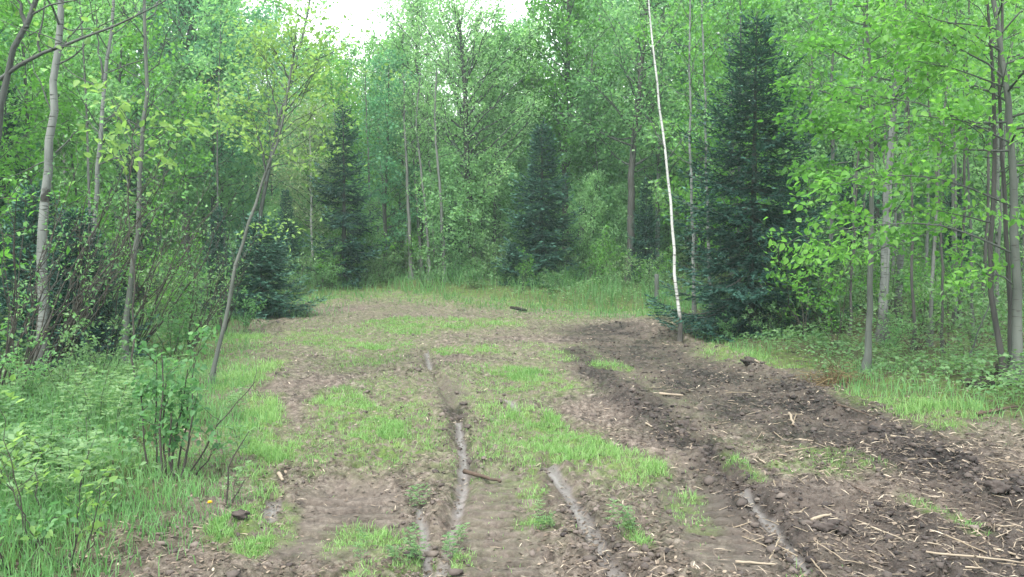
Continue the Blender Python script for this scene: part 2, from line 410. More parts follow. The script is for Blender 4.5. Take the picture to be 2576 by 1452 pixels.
def ground_mat():
    m, n, out = mat_new('clearing_soil'); L = n.links.new
    tc = n.nodes.new('ShaderNodeTexCoord')
    def attr(k): a = n.nodes.new('ShaderNodeAttribute'); a.attribute_name = k; return a.outputs['Fac']
    def noise(scale, det=6, rough=.6):
        q = n.nodes.new('ShaderNodeTexNoise'); q.inputs['Scale'].default_value = scale; q.inputs['Detail'].default_value = det; q.inputs['Roughness'].default_value = rough
        L(tc.outputs['Object'], q.inputs[0]); return q.outputs[0]
    def mix(fac, a, b):
        x = n.nodes.new('ShaderNodeMix'); x.data_type = 'RGBA'
        L(fac, x.inputs[0])
        for s, i in ((a, 6), (b, 7)):
            if isinstance(s, tuple): x.inputs[i].default_value = (*s, 1)
            else: L(s, x.inputs[i])
        return x.outputs[2]
    def mul(a, b):
        x = n.nodes.new('ShaderNodeMath'); x.operation = 'MULTIPLY'
        for s, i in ((a, 0), (b, 1)):
            if isinstance(s, float): x.inputs[i].default_value = s
            else: L(s, x.inputs[i])
        return x.outputs[0]
    r1 = ramp(n, [(.38, (.014, .011, .010)), (.46, (.056, .046, .040)), (.54, (.106, .088, .076)), (.66, (.22, .190, .166))]); L(noise(11, 9, .8), r1.inputs[0])
    r2 = ramp(n, [(.38, (.004, .0034, .0036)), (.5, (.022, .0185, .0185)), (.66, (.070, .059, .055))]); L(noise(12, 9, .8), r2.inputs[0])
    base = mix(attr('dark'), r1.outputs[0], r2.outputs[0])
    # larger drifts of drier, redder earth
    r3 = ramp(n, [(.42, (0, 0, 0)), (.66, (1, 1, 1))]); L(noise(1.3, 5), r3.inputs[0])
    base = mix(mul(r3.outputs[0], .35), base, (.15, .120, .102))
    # earth pressed smooth under the tyres
    base = mix(mul(attr('packed'), .45), base, (.100, .085, .075))
    # the floor of the wood: leaf mould
    r4 = ramp(n, [(.3, (.018, .018, .012)), (.5, (.045, .040, .026)), (.7, (.085, .07, .045))]); L(noise(20, 8, .75), r4.inputs[0])
    base = mix(attr('forest'), base, r4.outputs[0])
    # moss and seedling green
    gr = ramp(n, [(.35, (.045, .085, .020)), (.65, (.10, .165, .035))]); L(noise(30, 6), gr.inputs[0])
    rg = ramp(n, [(.40, (0, 0, 0)), (.58, (1, 1, 1))]); L(noise(9, 7, .7), rg.inputs[0])
    base = mix(mul(mul(attr('green'), rg.outputs[0]), .8), base, gr.outputs[0])
    wet = attr('wet')
    base = mix(wet, base, (.095, .087, .085))
    p = n.nodes.new('ShaderNodeBsdfPrincipled'); L(base, p.inputs['Base Color'])
    rr = n.nodes.new('ShaderNodeMath'); rr.operation = 'MULTIPLY_ADD'; rr.inputs[1].default_value = -.52; rr.inputs[2].default_value = .9; L(wet, rr.inputs[0])
    L(rr.outputs[0], p.inputs['Roughness']); sw = n.nodes.new('ShaderNodeMath'); sw.operation = 'MULTIPLY_ADD'; sw.inputs[1].default_value = .25; sw.inputs[2].default_value = .12; L(wet, sw.inputs[0]); L(sw.outputs[0], p.inputs['Specular IOR Level'])
    b1 = n.nodes.new('ShaderNodeBump'); b1.inputs['Strength'].default_value = .9; b1.inputs['Distance'].default_value = .045; L(noise(18, 9, .75), b1.inputs['Height'])
    ws = n.nodes.new('ShaderNodeMath'); ws.operation = 'MULTIPLY_ADD'; ws.inputs[1].default_value = -.8; ws.inputs[2].default_value = .9; L(wet, ws.inputs[0]); L(ws.outputs[0], b1.inputs['Strength'])
    L(b1.outputs[0], p.inputs['Normal']); L(p.outputs[0], out.inputs[0])
    return m
M['ground'] = ground_mat()

# ------------------------------------------------------------------ tagging
def tag(o, label=None, cat=None, group=None, kind=None):
    if label: o['label'] = label
    if cat: o['category'] = cat
    if group: o['group'] = group
    if kind: o['kind'] = kind
    return o

def thing(name, label, cat, loc, rz=0., group=None, scale=1.):
    o = bpy.data.objects.new(name, None); COL.objects.link(o); o.empty_display_size = .2
    o.location = loc; o.rotation_euler = (0, 0, rz); o.scale = (scale,) * 3 if np.isscalar(scale) else scale
    return tag(o, label, cat, group)

CHILDREN = {}
def part(root, o):
    o.parent = root; CHILDREN.setdefault(root.name, []).append(o); return o

def dup(root, loc, rz, scale, label, group=None):
    r = root.copy(); COL.objects.link(r); r.location = loc; r.rotation_euler = (0, 0, rz); r.scale = (scale,) * 3 if np.isscalar(scale) else scale
    r['label'] = label
    if group: r['group'] = group
    for ch in CHILDREN[root.name]:
        c = ch.copy(); COL.objects.link(c); c.parent = r
    return r

# ================================================================== SETTING: ground
def make_ground():
    ang = np.concatenate([np.linspace(-180, -55, 36)[:-1], np.linspace(-55, -37, 60)[:-1], np.linspace(-37, 37, 600), np.linspace(37, 55, 60)[1:], np.linspace(55, 180, 36)[1:]])
    ang = np.radians(ang)[:-1]
    rad = np.concatenate([np.linspace(.2, 2.4, 8)[:-1], np.geomspace(2.4, 4.0, 90)[:-1], np.geomspace(4.0, 9, 340)[:-1], np.geomspace(9, 34, 280), np.geomspace(34, 900, 50)[1:]])
    A, R = np.meshgrid(ang, rad); x = (R * np.sin(A)).ravel(); y = (R * np.cos(A)).ravel()
    g, d, w, f, ed = masks(x, y)
    z = height(x, y)
    na, nr = len(ang), len(rad); idx = np.arange(na * nr).reshape(nr, na)
    nx = np.roll(idx, -1, 1)
    q = np.stack([idx[:-1], idx[1:], nx[1:], nx[:-1]], -1).reshape(-1, 4)
    c = np.array([[0, 0, hz(0, 0)]]); V = np.concatenate([np.stack([x, y, z], -1), c])
    t3 = np.stack([np.full(na, na * nr), idx[0], nx[0]], -1)
    ap = lambda a: np.append(a, 0.)
    o = build('ground', V, [q, t3], M['ground'], tint={'green': ap(np.clip(g + .35 * f, 0, 1)), 'dark': ap(d * (1 - .9 * f)), 'wet': ap(w), 'forest': ap(f), 'packed': ap(packed(x, y) * (1 - w))}, smooth=True)
    tag(o, kind='structure')
make_ground()

# ------------------------------------------------------------------ scatter on the ground
def scatter_view(n, amin, amax, rmin, rmax, power=1.0, rng=RNG):
    """points spread evenly in (angle, log distance)-like space: dense near, thin far"""
    a = np.radians(rng.uniform(amin, amax, n)); u = rng.random(n)
    if power == 1.0: r = rmin * (rmax / rmin) ** u
    else: r = (rmin ** (1 - power) + u * (rmax ** (1 - power) - rmin ** (1 - power))) ** (1 / (1 - power))
    return r * np.sin(a), r * np.cos(a)

def blades(x, y, hgt, wid, lean=.35, rng=RNG, seg=2):
    """bent grass blades: base pair, middle pair, tip"""
    n = len(x); z = height(x, y) - .01
    az = rng.uniform(0, 2 * math.pi, n); d = np.stack([np.cos(az), np.sin(az), np.zeros(n)], -1)
    sd = np.stack([-np.sin(az), np.cos(az), np.zeros(n)], -1)
    # most blades turn their broad side roughly to any side
    tw = rng.uniform(0, 2 * math.pi, n); sd = np.stack([np.cos(tw), np.sin(tw), np.zeros(n)], -1)
    L = np.abs(rng.normal(lean, lean * .5, n))[:, None]; h = hgt[:, None]; w = wid[:, None] / 2
    P = np.stack([x, y, z], -1); up = np.array([[0, 0, 1.]])
    m = P + up * h * .58 + d * h * L * .35; t = P + up * h * (1 - .35 * L ** 1.2) + d * h * L
    V = np.stack([P - sd * w, P + sd * w, m + sd * w * .8, m - sd * w * .8, t], 1).reshape(-1, 3)
    b = np.arange(n)[:, None] * 5
    return V, b + np.array([[3, 2, 4]]), b + np.array([[0, 1, 2, 3]])

def make_grass():
    rng = np.random.default_rng(11)
    # short grass of the clearing
    x, y = scatter_view(1500000, -34, 34, 3.2, 34, 1.3, rng)
    g, d, w, f, ed = masks(x, y)
    p = np.where(ed < .3, g ** 2.3, 0)
    clump = np.clip(.42 + 1.5 * fbm(x * 4.5, y * 3.6, 4, 91), .03, 1)
    k = rng.random(len(x)) < p * clump * .8
    x, y, g = x[k], y[k], g[k]; D = np.hypot(x, y)
    h = (.015 + .08 * g ** 1.5 * rng.random(len(x)) + .02 * rng.random(len(x))) * np.clip(1 + .9 * fbm(x * 1.3, y * 1.3, 2, 92), .5, 1.8)
    wd = np.maximum(.003 + .003 * rng.random(len(x)), D * .00060)
    V, f3, f4 = blades(x, y, h, wd, .5, rng)
    t = np.clip(.5 + .4 * fbm(x * 1.1, y * 1.1, 3, 93) + rng.normal(0, .24, len(x)), 0, 1)
    o = build('grass', V, [f3, f4], M['grass_short'], tint=np.repeat(t, 5)); tag(o, 'short bright green grass growing in patches between the muddy ruts', 'grass', kind='stuff')
    print('short grass', len(x))
    # tall grass: left bank, far end, right side
    x, y = scatter_view(420000, -36, 38, 3.0, 34, 1.2, rng)
    ed = edge_dist(x, y); px, py = project(x, y, np.zeros(len(x)))
    far = (y > 20)
    dens = np.where(far, np.clip((ed + 2.2) / 1.4, 0, 1) * np.clip((6.5 - ed) / 3.5, 0, 1),
           np.where(x < 0, np.clip((ed + .55) / .6, 0, 1) * np.clip((3.4 - ed) / 1.8, .05, 1), np.clip((ed + .2) / .5, 0, 1) * np.clip((2.6 - ed) / 1.6, .05, 1) * np.clip(.6 + 1.5 * fbm(x * .8, y * .8, 2, 97), 0, 1) * .8))
    dens = dens * np.clip(.6 + .9 * fbm(x * 1.7, y * 1.7, 3, 94), .08, 1)
    bare = np.clip(1 - np.hypot((px - 330) / 260, (py - 1400) / 70), 0, 1)
    dens = dens * (1 - .9 * bare)
    k = rng.random(len(x)) < dens * .5
    x, y = x[k], y[k]; ed = ed[k]; D = np.hypot(x, y)
    base = np.where(y > 20, .52, np.where(x < 0, .20, .19))
    h = base * rng.uniform(.5, 1.25, len(x)) * np.clip(.55 + .5 * (ed + .5), .35, 1.1) * np.clip(1 + .7 * fbm(x * .9, y * .9, 2, 95), .5, 1.6)
    wd = np.maximum(.004 + .003 * rng.random(len(x)), D * .00058)
    V, f3, f4 = blades(x, y, h, wd, .45, rng)
    t = np.clip(np.where(y > 18, .26, .45) + .35 * fbm(x * .8, y * .8, 3, 96) + rng.normal(0, .17, len(x)), 0, 1)
    o = build('tall_grass', V, [f3, f4], M['grass_tall'], tint=np.repeat(t, 5)); tag(o, 'taller soft grass along the edges of the clearing', 'grass', kind='stuff')
    print('tall grass', len(x))
make_grass()

def make_undergrowth():
    """low leafy ground cover on the floor of the wood"""
    rng = np.random.default_rng(12)
    x, y = scatter_view(520000, -37, 38, 3.6, 60, 1.15, rng)
    ed = edge_dist(x, y); D = np.hypot(x, y)
    dens = np.clip((ed - .25) / 1.0, 0, 1) * np.clip(np.where(x > 0, .95, .7) + 1.2 * fbm(x * .7, y * .7, 3, 101), .1, 1)
    k = rng.random(len(x)) < dens * .55
    x, y, D, ed = x[k], y[k], D[k], ed[k]; n = len(x)
    skirt = np.clip(np.hypot(x - 4.5, y - 15.6) / 2.6, .12, 1)
    hump = skirt * np.clip(np.where(x > 0, .6, .45) + .8 * fbm(x * .55, y * .55, 3, 102), .1, 1.1)
    z = height(x, y) + rng.random(n) ** .7 * hump * np.clip(.25 + ed * .25, .2, 1.3)
    a = rng.uniform(0, 2 * math.pi, n); axis = np.stack([np.cos(a), np.sin(a), rng.normal(.05, .35, n)], -1)
    nor = np.stack([rng.normal(0, .4, n), rng.normal(0, .4, n), np.ones(n)], -1)
    size = np.maximum(rng.uniform(.04, .085, n), D * .0034 * rng.uniform(.7, 1.2, n))
    t = np.clip(.42 + .4 * fbm(x * .6, y * .6, 3, 103) + rng.normal(0, .17, n), 0, 1)
    V, f3, f4, tt = leaves(np.stack([x, y, z], -1), axis, nor, size, .6, False, t)
    o = build('undergrowth', V, [f3], M['fern'], tint=tt); tag(o, 'low leafy ground cover carpeting the floor of the wood', 'undergrowth', kind='stuff')
    print('undergrowth', n)
make_undergrowth()

def make_litter():
    rng = np.random.default_rng(13)
    x, y = scatter_view(300000, -36, 38, 3.2, 34, 1.3, rng)
    g, d, w, f, ed = masks(x, y)
    right = np.clip((x - .5) / 2.0, 0, 1) * np.clip((12 - y) / 5, .25, 1)
    k = rng.random(len(x)) < np.where(ed < .8, (.30 + .6 * right) * (1 - .6 * g) * np.clip(.6 + fbm(x * 1.4, y * 1.2, 3, 111), .1, 1) * .8, .22) * (1 - .8 * packed(x, y))
    x, y, right, d = x[k], y[k], right[k], d[k]; n = len(x); D = np.hypot(x, y)
    z = height(x, y) + .006
    a = rng.uniform(0, 2 * math.pi, n); axis = np.stack([np.cos(a), np.sin(a), rng.normal(.05, .18, n)], -1)
    nor = np.stack([rng.normal(0, .35, n), rng.normal(0, .35, n), np.ones(n)], -1)
    straw = rng.random(n) < .35 + .2 * right
    size = np.where(straw, rng.uniform(.025, .08, n) * (1 + .3 * right), np.maximum(rng.uniform(.012, .035, n), D * .0014))
    ratio = np.where(straw, np.maximum(.005, D * .0010) / size, rng.uniform(.4, .8, n))[:, None]
    t = np.clip(np.where(straw, np.where(rng.random(n) < .4, rng.beta(1.2, 7, n), rng.beta(3.0, 2, n)), rng.beta(1.3, 4, n)), 0, 1)
    pos = np.stack([x, y, z], -1)
    s = size[:, None]; aa = unit(axis); nn = unit(nor - (nor * aa).sum(-1, keepdims=True) * aa); sd = np.cross(aa, nn); wv = s * ratio / 2
    V = np.stack([pos - sd * wv * .6, pos + sd * wv * .6, pos + aa * s * .5 + sd * wv + nn * s * .06, pos + aa * s * .5 - sd * wv + nn * s * .06, pos + aa * s + sd * wv * .3, pos + aa * s - sd * wv * .3], 1).reshape(-1, 3)
    b = np.arange(n)[:, None] * 6
    o = build('forest_litter', V, [np.concatenate([b + np.array([[0, 1, 2, 3]]), b + np.array([[3, 2, 4, 5]])])], M['litter'], tint=np.repeat(t, 6))
    tag(o, 'dead straw, wood chips and leaf scraps strewn over the mud', 'litter', kind='stuff')
    # clods of earth
    x, y = scatter_view(90000, -34, 38, 3.2, 30, 1.2, rng)
    g, d, w, f, ed = masks(x, y)
    near = np.zeros(len(x))
    for (gg, r), wd, hh in RIDGES: near = np.maximum(near, np.exp(-(seg_dist(x, y, gg)[0] / (wd * 1.6)) ** 2))
    for (gg, r), wd, dp in RUTS: near = np.maximum(near, .35 * np.exp(-((seg_dist(x, y, gg)[0] - 2 * wd) / (wd * 1.6)) ** 2))
    k = rng.random(len(x)) < np.where(ed < .3, (.10 + .45 * d + .6 * near) * (1 - .85 * g) * (1 - w), 0) * .5 * (1 - .9 * packed(x, y))
    x, y, d, near = x[k], y[k], d[k], near[k]; n = len(x); D = np.hypot(x, y)
    r = rng.gamma(1.4, .0042, n) * (1 + .8 * near) + .003 + D * .0004
    r = np.minimum(r, .034)
    ph = (1 + 5 ** .5) / 2
    ico = unit(np.array([(-1, ph, 0), (1, ph, 0), (-1, -ph, 0), (1, -ph, 0), (0, -1, ph), (0, 1, ph), (0, -1, -ph), (0, 1, -ph), (ph, 0, -1), (ph, 0, 1), (-ph, 0, -1), (-ph, 0, 1)], float))
    ft = np.array([(0, 11, 5), (0, 5, 1), (0, 1, 7), (0, 7, 10), (0, 10, 11), (1, 5, 9), (5, 11, 4), (11, 10, 2), (10, 7, 6), (7, 1, 8), (3, 9, 4), (3, 4, 2), (3, 2, 6), (3, 6, 8), (3, 8, 9), (4, 9, 5), (2, 4, 11), (6, 2, 10), (8, 6, 7), (9, 8, 1)])
    sc = r[:, None, None] * rng.uniform(.45, 1.5, (n, 12, 1)) * np.stack([rng.uniform(.8, 1.5, n), rng.uniform(.8, 1.5, n), rng.uniform(.55, .9, n)], -1)[:, None, :]
    V = ico[None] * sc + np.stack([x, y, height(x, y) + r * .25], -1)[:, None, :]
    t = np.clip(rng.normal(.55, .2, n) - .38 * d, 0, 1)
    o = build('dirt_clods', V.reshape(-1, 3), [(np.arange(n)[:, None, None] * 12 + ft[None]).reshape(-1, 3)], M['clod'], tint=np.repeat(t, 12))
    tag(o, 'loose crumbly clods of earth thrown up along the ruts', 'earth', kind='stuff')
    print('litter, clods', n)
make_litter()

# ================================================================== TREES
def limb_curves(origin, direc, length, K, rise, wob, rng):
    """origin (N,3), unit direc (N,3), length (N,), rise (N,): upward curl -> (N,K,3)"""
    s = np.linspace(0, 1, K)[None, :, None]
    P = origin[:, None, :] + direc[:, None, :] * s * length[:, None, None]
    P[:, :, 2] += (s[:, :, 0] ** 2) * (rise * length)[:, None]
    w = np.cumsum(rng.normal(0, 1, P.shape), axis=1) * (length[:, None, None] * wob / K ** .5)
    w[:, 0] = 0
    return P + w

def interp_curve(P, s):
    """P (K,3), s (M,) in 0..1"""
    K = len(P); u = np.clip(s, 0, 1) * (K - 1); i = np.minimum(u.astype(int), K - 2); f = (u - i)[:, None]
    return P[i] * (1 - f) + P[i + 1] * f

def deciduous(rng, trunk, r0, r1, crown0=.35, nl=24, L=1.8, elev=.5, rise=.15, nsub=8, sub=.42, per=9, spread=.1, size=.07, ratio=.62,
              shape='oval', detail=False, extra=(), leafy=1.0, k=7, limb_r=.4, droop=0.):
    """returns wood Bag, leaf Bag, traced limb Bags, branch Bag; trunk (K,3) in local coordinates"""
    wood, lf, tl, br = Bag(), Bag(), [], Bag()
    K = len(trunk); R = r0 + (r1 - r0) * np.linspace(0, 1, K) ** .85
    R = R.copy(); R[0] *= 1.8; R[1] *= 1.12; R[-1] = min(R[-1], .01)
    v, q, _ = tubes(trunk, R, k); wood.add(v, f4=q)
    limbs = []; lr = []
    if nl:
        t = np.sort(crown0 + (0.98 - crown0) * (np.arange(nl) + rng.random(nl)) / nl)
        o = interp_curve(trunk, t); u = (t - crown0) / (1 - crown0)
        sh = {'oval': np.sin(np.pi * (.18 + .80 * u)) ** .8, 'cone': 1.05 - .85 * u, 'vase': .35 + .75 * u - .55 * u ** 4, 'flat': np.ones(nl) * .9 - .5 * u ** 3}[shape]
        az = np.arange(nl) * 2.4 + rng.normal(0, .5, nl); el = elev + .5 * u + rng.normal(0, .16, nl)
        d = np.stack([np.cos(az) * np.cos(el), np.sin(az) * np.cos(el), np.sin(el)], -1)
        ln = L * sh * rng.uniform(.65, 1.15, nl)
        C = limb_curves(o, d, ln, 6, np.full(nl, rise), .07, rng)
        rr = np.interp(t, np.linspace(0, 1, K), R) * limb_r
        rr = np.minimum(np.maximum(rr, .005), ln * .016 + .004)
        v, q, _ = tubes(C, rr[:, None] * np.linspace(1, .22, 6)[None], 5); br.add(v, f4=q)
        limbs += [(C[i], ln[i], rr[i]) for i in range(nl)]
    for P, rad in extra:                       # limbs traced one by one
        P = poly_resample(P, 9, .01, rng); Lp = np.linalg.norm(np.diff(P, axis=0), axis=1).sum()
        v, q, _ = tubes(P, np.linspace(rad, rad * .2, 9)[None], 5); b_ = Bag(); b_.add(v, f4=q); tl.append(b_)
        limbs.append((P, Lp, rad))
    if not limbs: return wood, lf, tl, br
    SP, SR, LP, LA = [], [], [], []
    for li, (P, ln, rad) in enumerate(limbs):
        m = max(2, int(round(nsub * np.clip(ln / max(L, .1), .4, 3.2))))
        s = rng.uniform(.22, 1.0, m); s[0] = 1.0; o = interp_curve(P, s)
        T = unit(interp_curve(P, np.minimum(s + .08, 1)) - interp_curve(P, s - .08) + 1e-6)
        dv = unit(T + rng.normal(0, .75, (m, 3)) * np.array([1, 1, .55]) + np.array([0, 0, .05 - droop]))
        sl = ln * sub * (1.15 - .55 * s) * rng.uniform(.6, 1.2, m)
        c = limb_curves(o, dv, sl, 4, np.full(m, -.1 - droop), .1, rng)
        rs = np.clip(rad * .35, .0022, .012) * np.linspace(1, .35, 4)[None].repeat(m, 0)
        if li >= nl: v, q, _ = tubes(c, rs, 3); tl[li - nl].add(v, f4=q)
        else: SP.append(c); SR.append(rs)
        n = np.maximum(1, (per * leafy * (1.6 if li >= nl else 1) * rng.uniform(.4, 1.5, m)).astype(int))
        for j in range(m):
            ss = rng.uniform(.1, 1.05, n[j]); pp = interp_curve(c[j], ss) + rng.normal(0, spread, (n[j], 3)) * np.array([1, 1, .7])
            LP.append(pp); LA.append(np.broadcast_to(dv[j], (n[j], 3)))
    if SP: v, q, _ = tubes(np.concatenate(SP), np.concatenate(SR), 3); br.add(v, f4=q)
    LP = np.concatenate(LP); LA = np.concatenate(LA); n = len(LP)
    axis = LA * .6 + rng.normal(0, .6, (n, 3)); axis[:, 2] -= .25
    nor = rng.normal(0, .85, (n, 3)); nor[:, 2] += .9
    tt = np.clip(.5 + rng.normal(0, .21, n) + .25 * fbm(LP[:, 0] * 1.5 + 9, LP[:, 2] * 1.5 + LP[:, 1], 2, 5), 0, 1)
    v, f3, f4, t = leaves(LP, axis, nor, size * rng.uniform(.45, 1.35, n), ratio, detail, tt)
    lf.add(v, f3, f4, t)
    return wood, lf, tl, br

def spruce(rng, Hh, Rb, base=.03, whorls=26, per=7, blets=16, tufts=7, size=.06, r0=None, sparse=1.0, tip=.12):
    wood, nd = Bag(), Bag()
    r0 = r0 or Hh * .013
    tr = np.stack([rng.normal(0, .01 * Hh / 6, 12).cumsum() * .4, rng.normal(0, .01 * Hh / 6, 12).cumsum() * .4, np.linspace(0, Hh, 12)], -1); tr[0, :2] = 0
    v, q, _ = tubes(tr, np.linspace(r0, .006, 12)[None], 7); wood.add(v, f4=q)
    LP, LA, LN, LT, BP, BR = [], [], [], [], [], []
    for w in range(whorls):
        t = base + (.985 - base) * (w + .3 * rng.random()) / whorls; az0 = rng.random() * 6.28
        nb = per if t < .85 else max(3, per - 2)
        for b in range(nb):
            if rng.random() > sparse: continue
            az = az0 + b * 2 * math.pi / nb + rng.normal(0, .18)
            ln = (Rb * (1 - t) ** .78 * rng.uniform(.38, 1.22) + tip * .5) * (1 if t > .12 else .8)
            el = -.28 + .95 * t + rng.normal(0, .08)
            tt = min(max(t + rng.normal(0, .006), 0), .99)
            o = interp_curve(tr, np.array([tt]))[0]
            s = np.linspace(0, 1, 7)
            dirv = np.array([math.cos(az), math.sin(az)])
            P = np.zeros((7, 3)); P[:, :2] = o[:2] + dirv[None] * (s * ln * math.cos(el))[:, None]
            P[:, 2] = o[2] + s * ln * math.sin(el) - .2 * ln * np.sin(s * math.pi * .8) + .14 * ln * s ** 3
            BP.append(P); BR.append(np.linspace(max(.004, ln * .011), .002, 7))
            m = max(4, int(blets * ln / Rb) + 3)
            ss = np.linspace(.12, 1., m); bo = interp_curve(P, ss)
            T = unit(interp_curve(P, np.minimum(ss + .05, 1)) - interp_curve(P, ss - .06))
            side = np.where(np.arange(m) % 2 == 0, 1., -1.)
            lat = np.cross(T, np.array([0, 0, 1.])) * side[:, None]
            bd = unit(T * .75 + lat * rng.uniform(.5, 1.0, m)[:, None] + np.array([0, 0, -.16]) + rng.normal(0, .08, (m, 3)))
            bl = (.10 + .34 * ln * (1.05 - ss) ** .7) * rng.uniform(.7, 1.2, m); bl = np.minimum(bl, .5)
            bd[-1] = T[-1]
            nt_ = np.maximum(5, (tufts * bl / .16).astype(int))
            for j in range(m):
                u = np.linspace(.03, 1, nt_[j]); pp = bo[j] + bd[j] * (u * bl[j])[:, None]; pp[:, 2] -= .10 * bl[j] * u ** 2
                sg = np.where(np.arange(nt_[j]) % 2 == 0, 1., -1.)[:, None]
                la = np.cross(bd[j], np.array([0, 0, 1.]))
                ax = bd[j][None] + la[None] * sg * .6 + rng.normal(0, .28, (nt_[j], 3))
                LP.append(pp); LA.append(ax); LN.append(np.array([0, 0, 1.])[None] + rng.normal(0, .5, (nt_[j], 3)))
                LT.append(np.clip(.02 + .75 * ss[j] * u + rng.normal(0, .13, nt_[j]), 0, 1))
    br = Bag(); v, q, _ = tubes(np.array(BP), np.array(BR), 4); br.add(v, f4=q)
    LP = np.concatenate(LP); n = len(LP)
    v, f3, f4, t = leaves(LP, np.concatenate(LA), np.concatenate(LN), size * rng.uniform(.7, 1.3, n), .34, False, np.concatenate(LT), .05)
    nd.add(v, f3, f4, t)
    return wood, nd, br

def tree(name, label, cat, loc, wood, leaf, barkm, leafm, rz=0., scale=1., group=None, crown='crown', limbs=(), br=None, limbm='grey_bark'):
    r = thing(name, label, cat, loc, rz, group, scale)
    part(r, wood.build('trunk', M[barkm], r, True))
    if br is not None and br.n: part(r, br.build('branches', M[limbm], r, True))
    for b in limbs: part(r, b.build('limb', M[limbm], r, True))
    if leaf is not None and leaf.n: part(r, leaf.build(crown, M[leafm], r))
    return r

def ground_at(px, D):
    x = (px - W / 2) / F * D / 1.0
    return x, D, hz(x, D)

def traced(pts, D, lean=0., K=16, wob=.012, rng=RNG):
    """a trunk followed through the photo at its own distance: root point on the ground, the rest relative to it"""
    x, y, z = ground_at(pts[0][0], D)
    base = np.array([x, y, z - .05]); out = [np.zeros(3)]
    for p in pts[1:]:
        q = at_depth(p[0], p[1], D); hgt_ = q[2] - base[2]
        D2 = D + lean * hgt_; q = at_depth(p[0], p[1], D2); out.append(q - base)
    return base, poly_resample(out, K, wob, rng)

def loc_pts(pts, base, D, dd=0.):
    n = len(pts)
    return [at_depth(p[0], p[1], D + (p[2] if len(p) > 2 else 0)) - base for p in pts]

# ---- trees one can point to, followed from the photograph ------------------------------------------------
def near_tree(seed, name, label, cat, pts, D, r, barkm, leafm, limbs=(), lean=0., wob=.012, K=18, **kw):
    rng = np.random.default_rng(seed)
    base, tr = traced(pts, D, lean, K, wob, rng)
    ex = [(loc_pts(p, base, D), rad) for p, rad in limbs]
    wood, lf, tl, br = deciduous(rng, tr, r, r * .35, extra=ex, **kw)
    return tree(name, label, cat, tuple(base), wood, lf, barkm, leafm, limbs=tl, br=br)

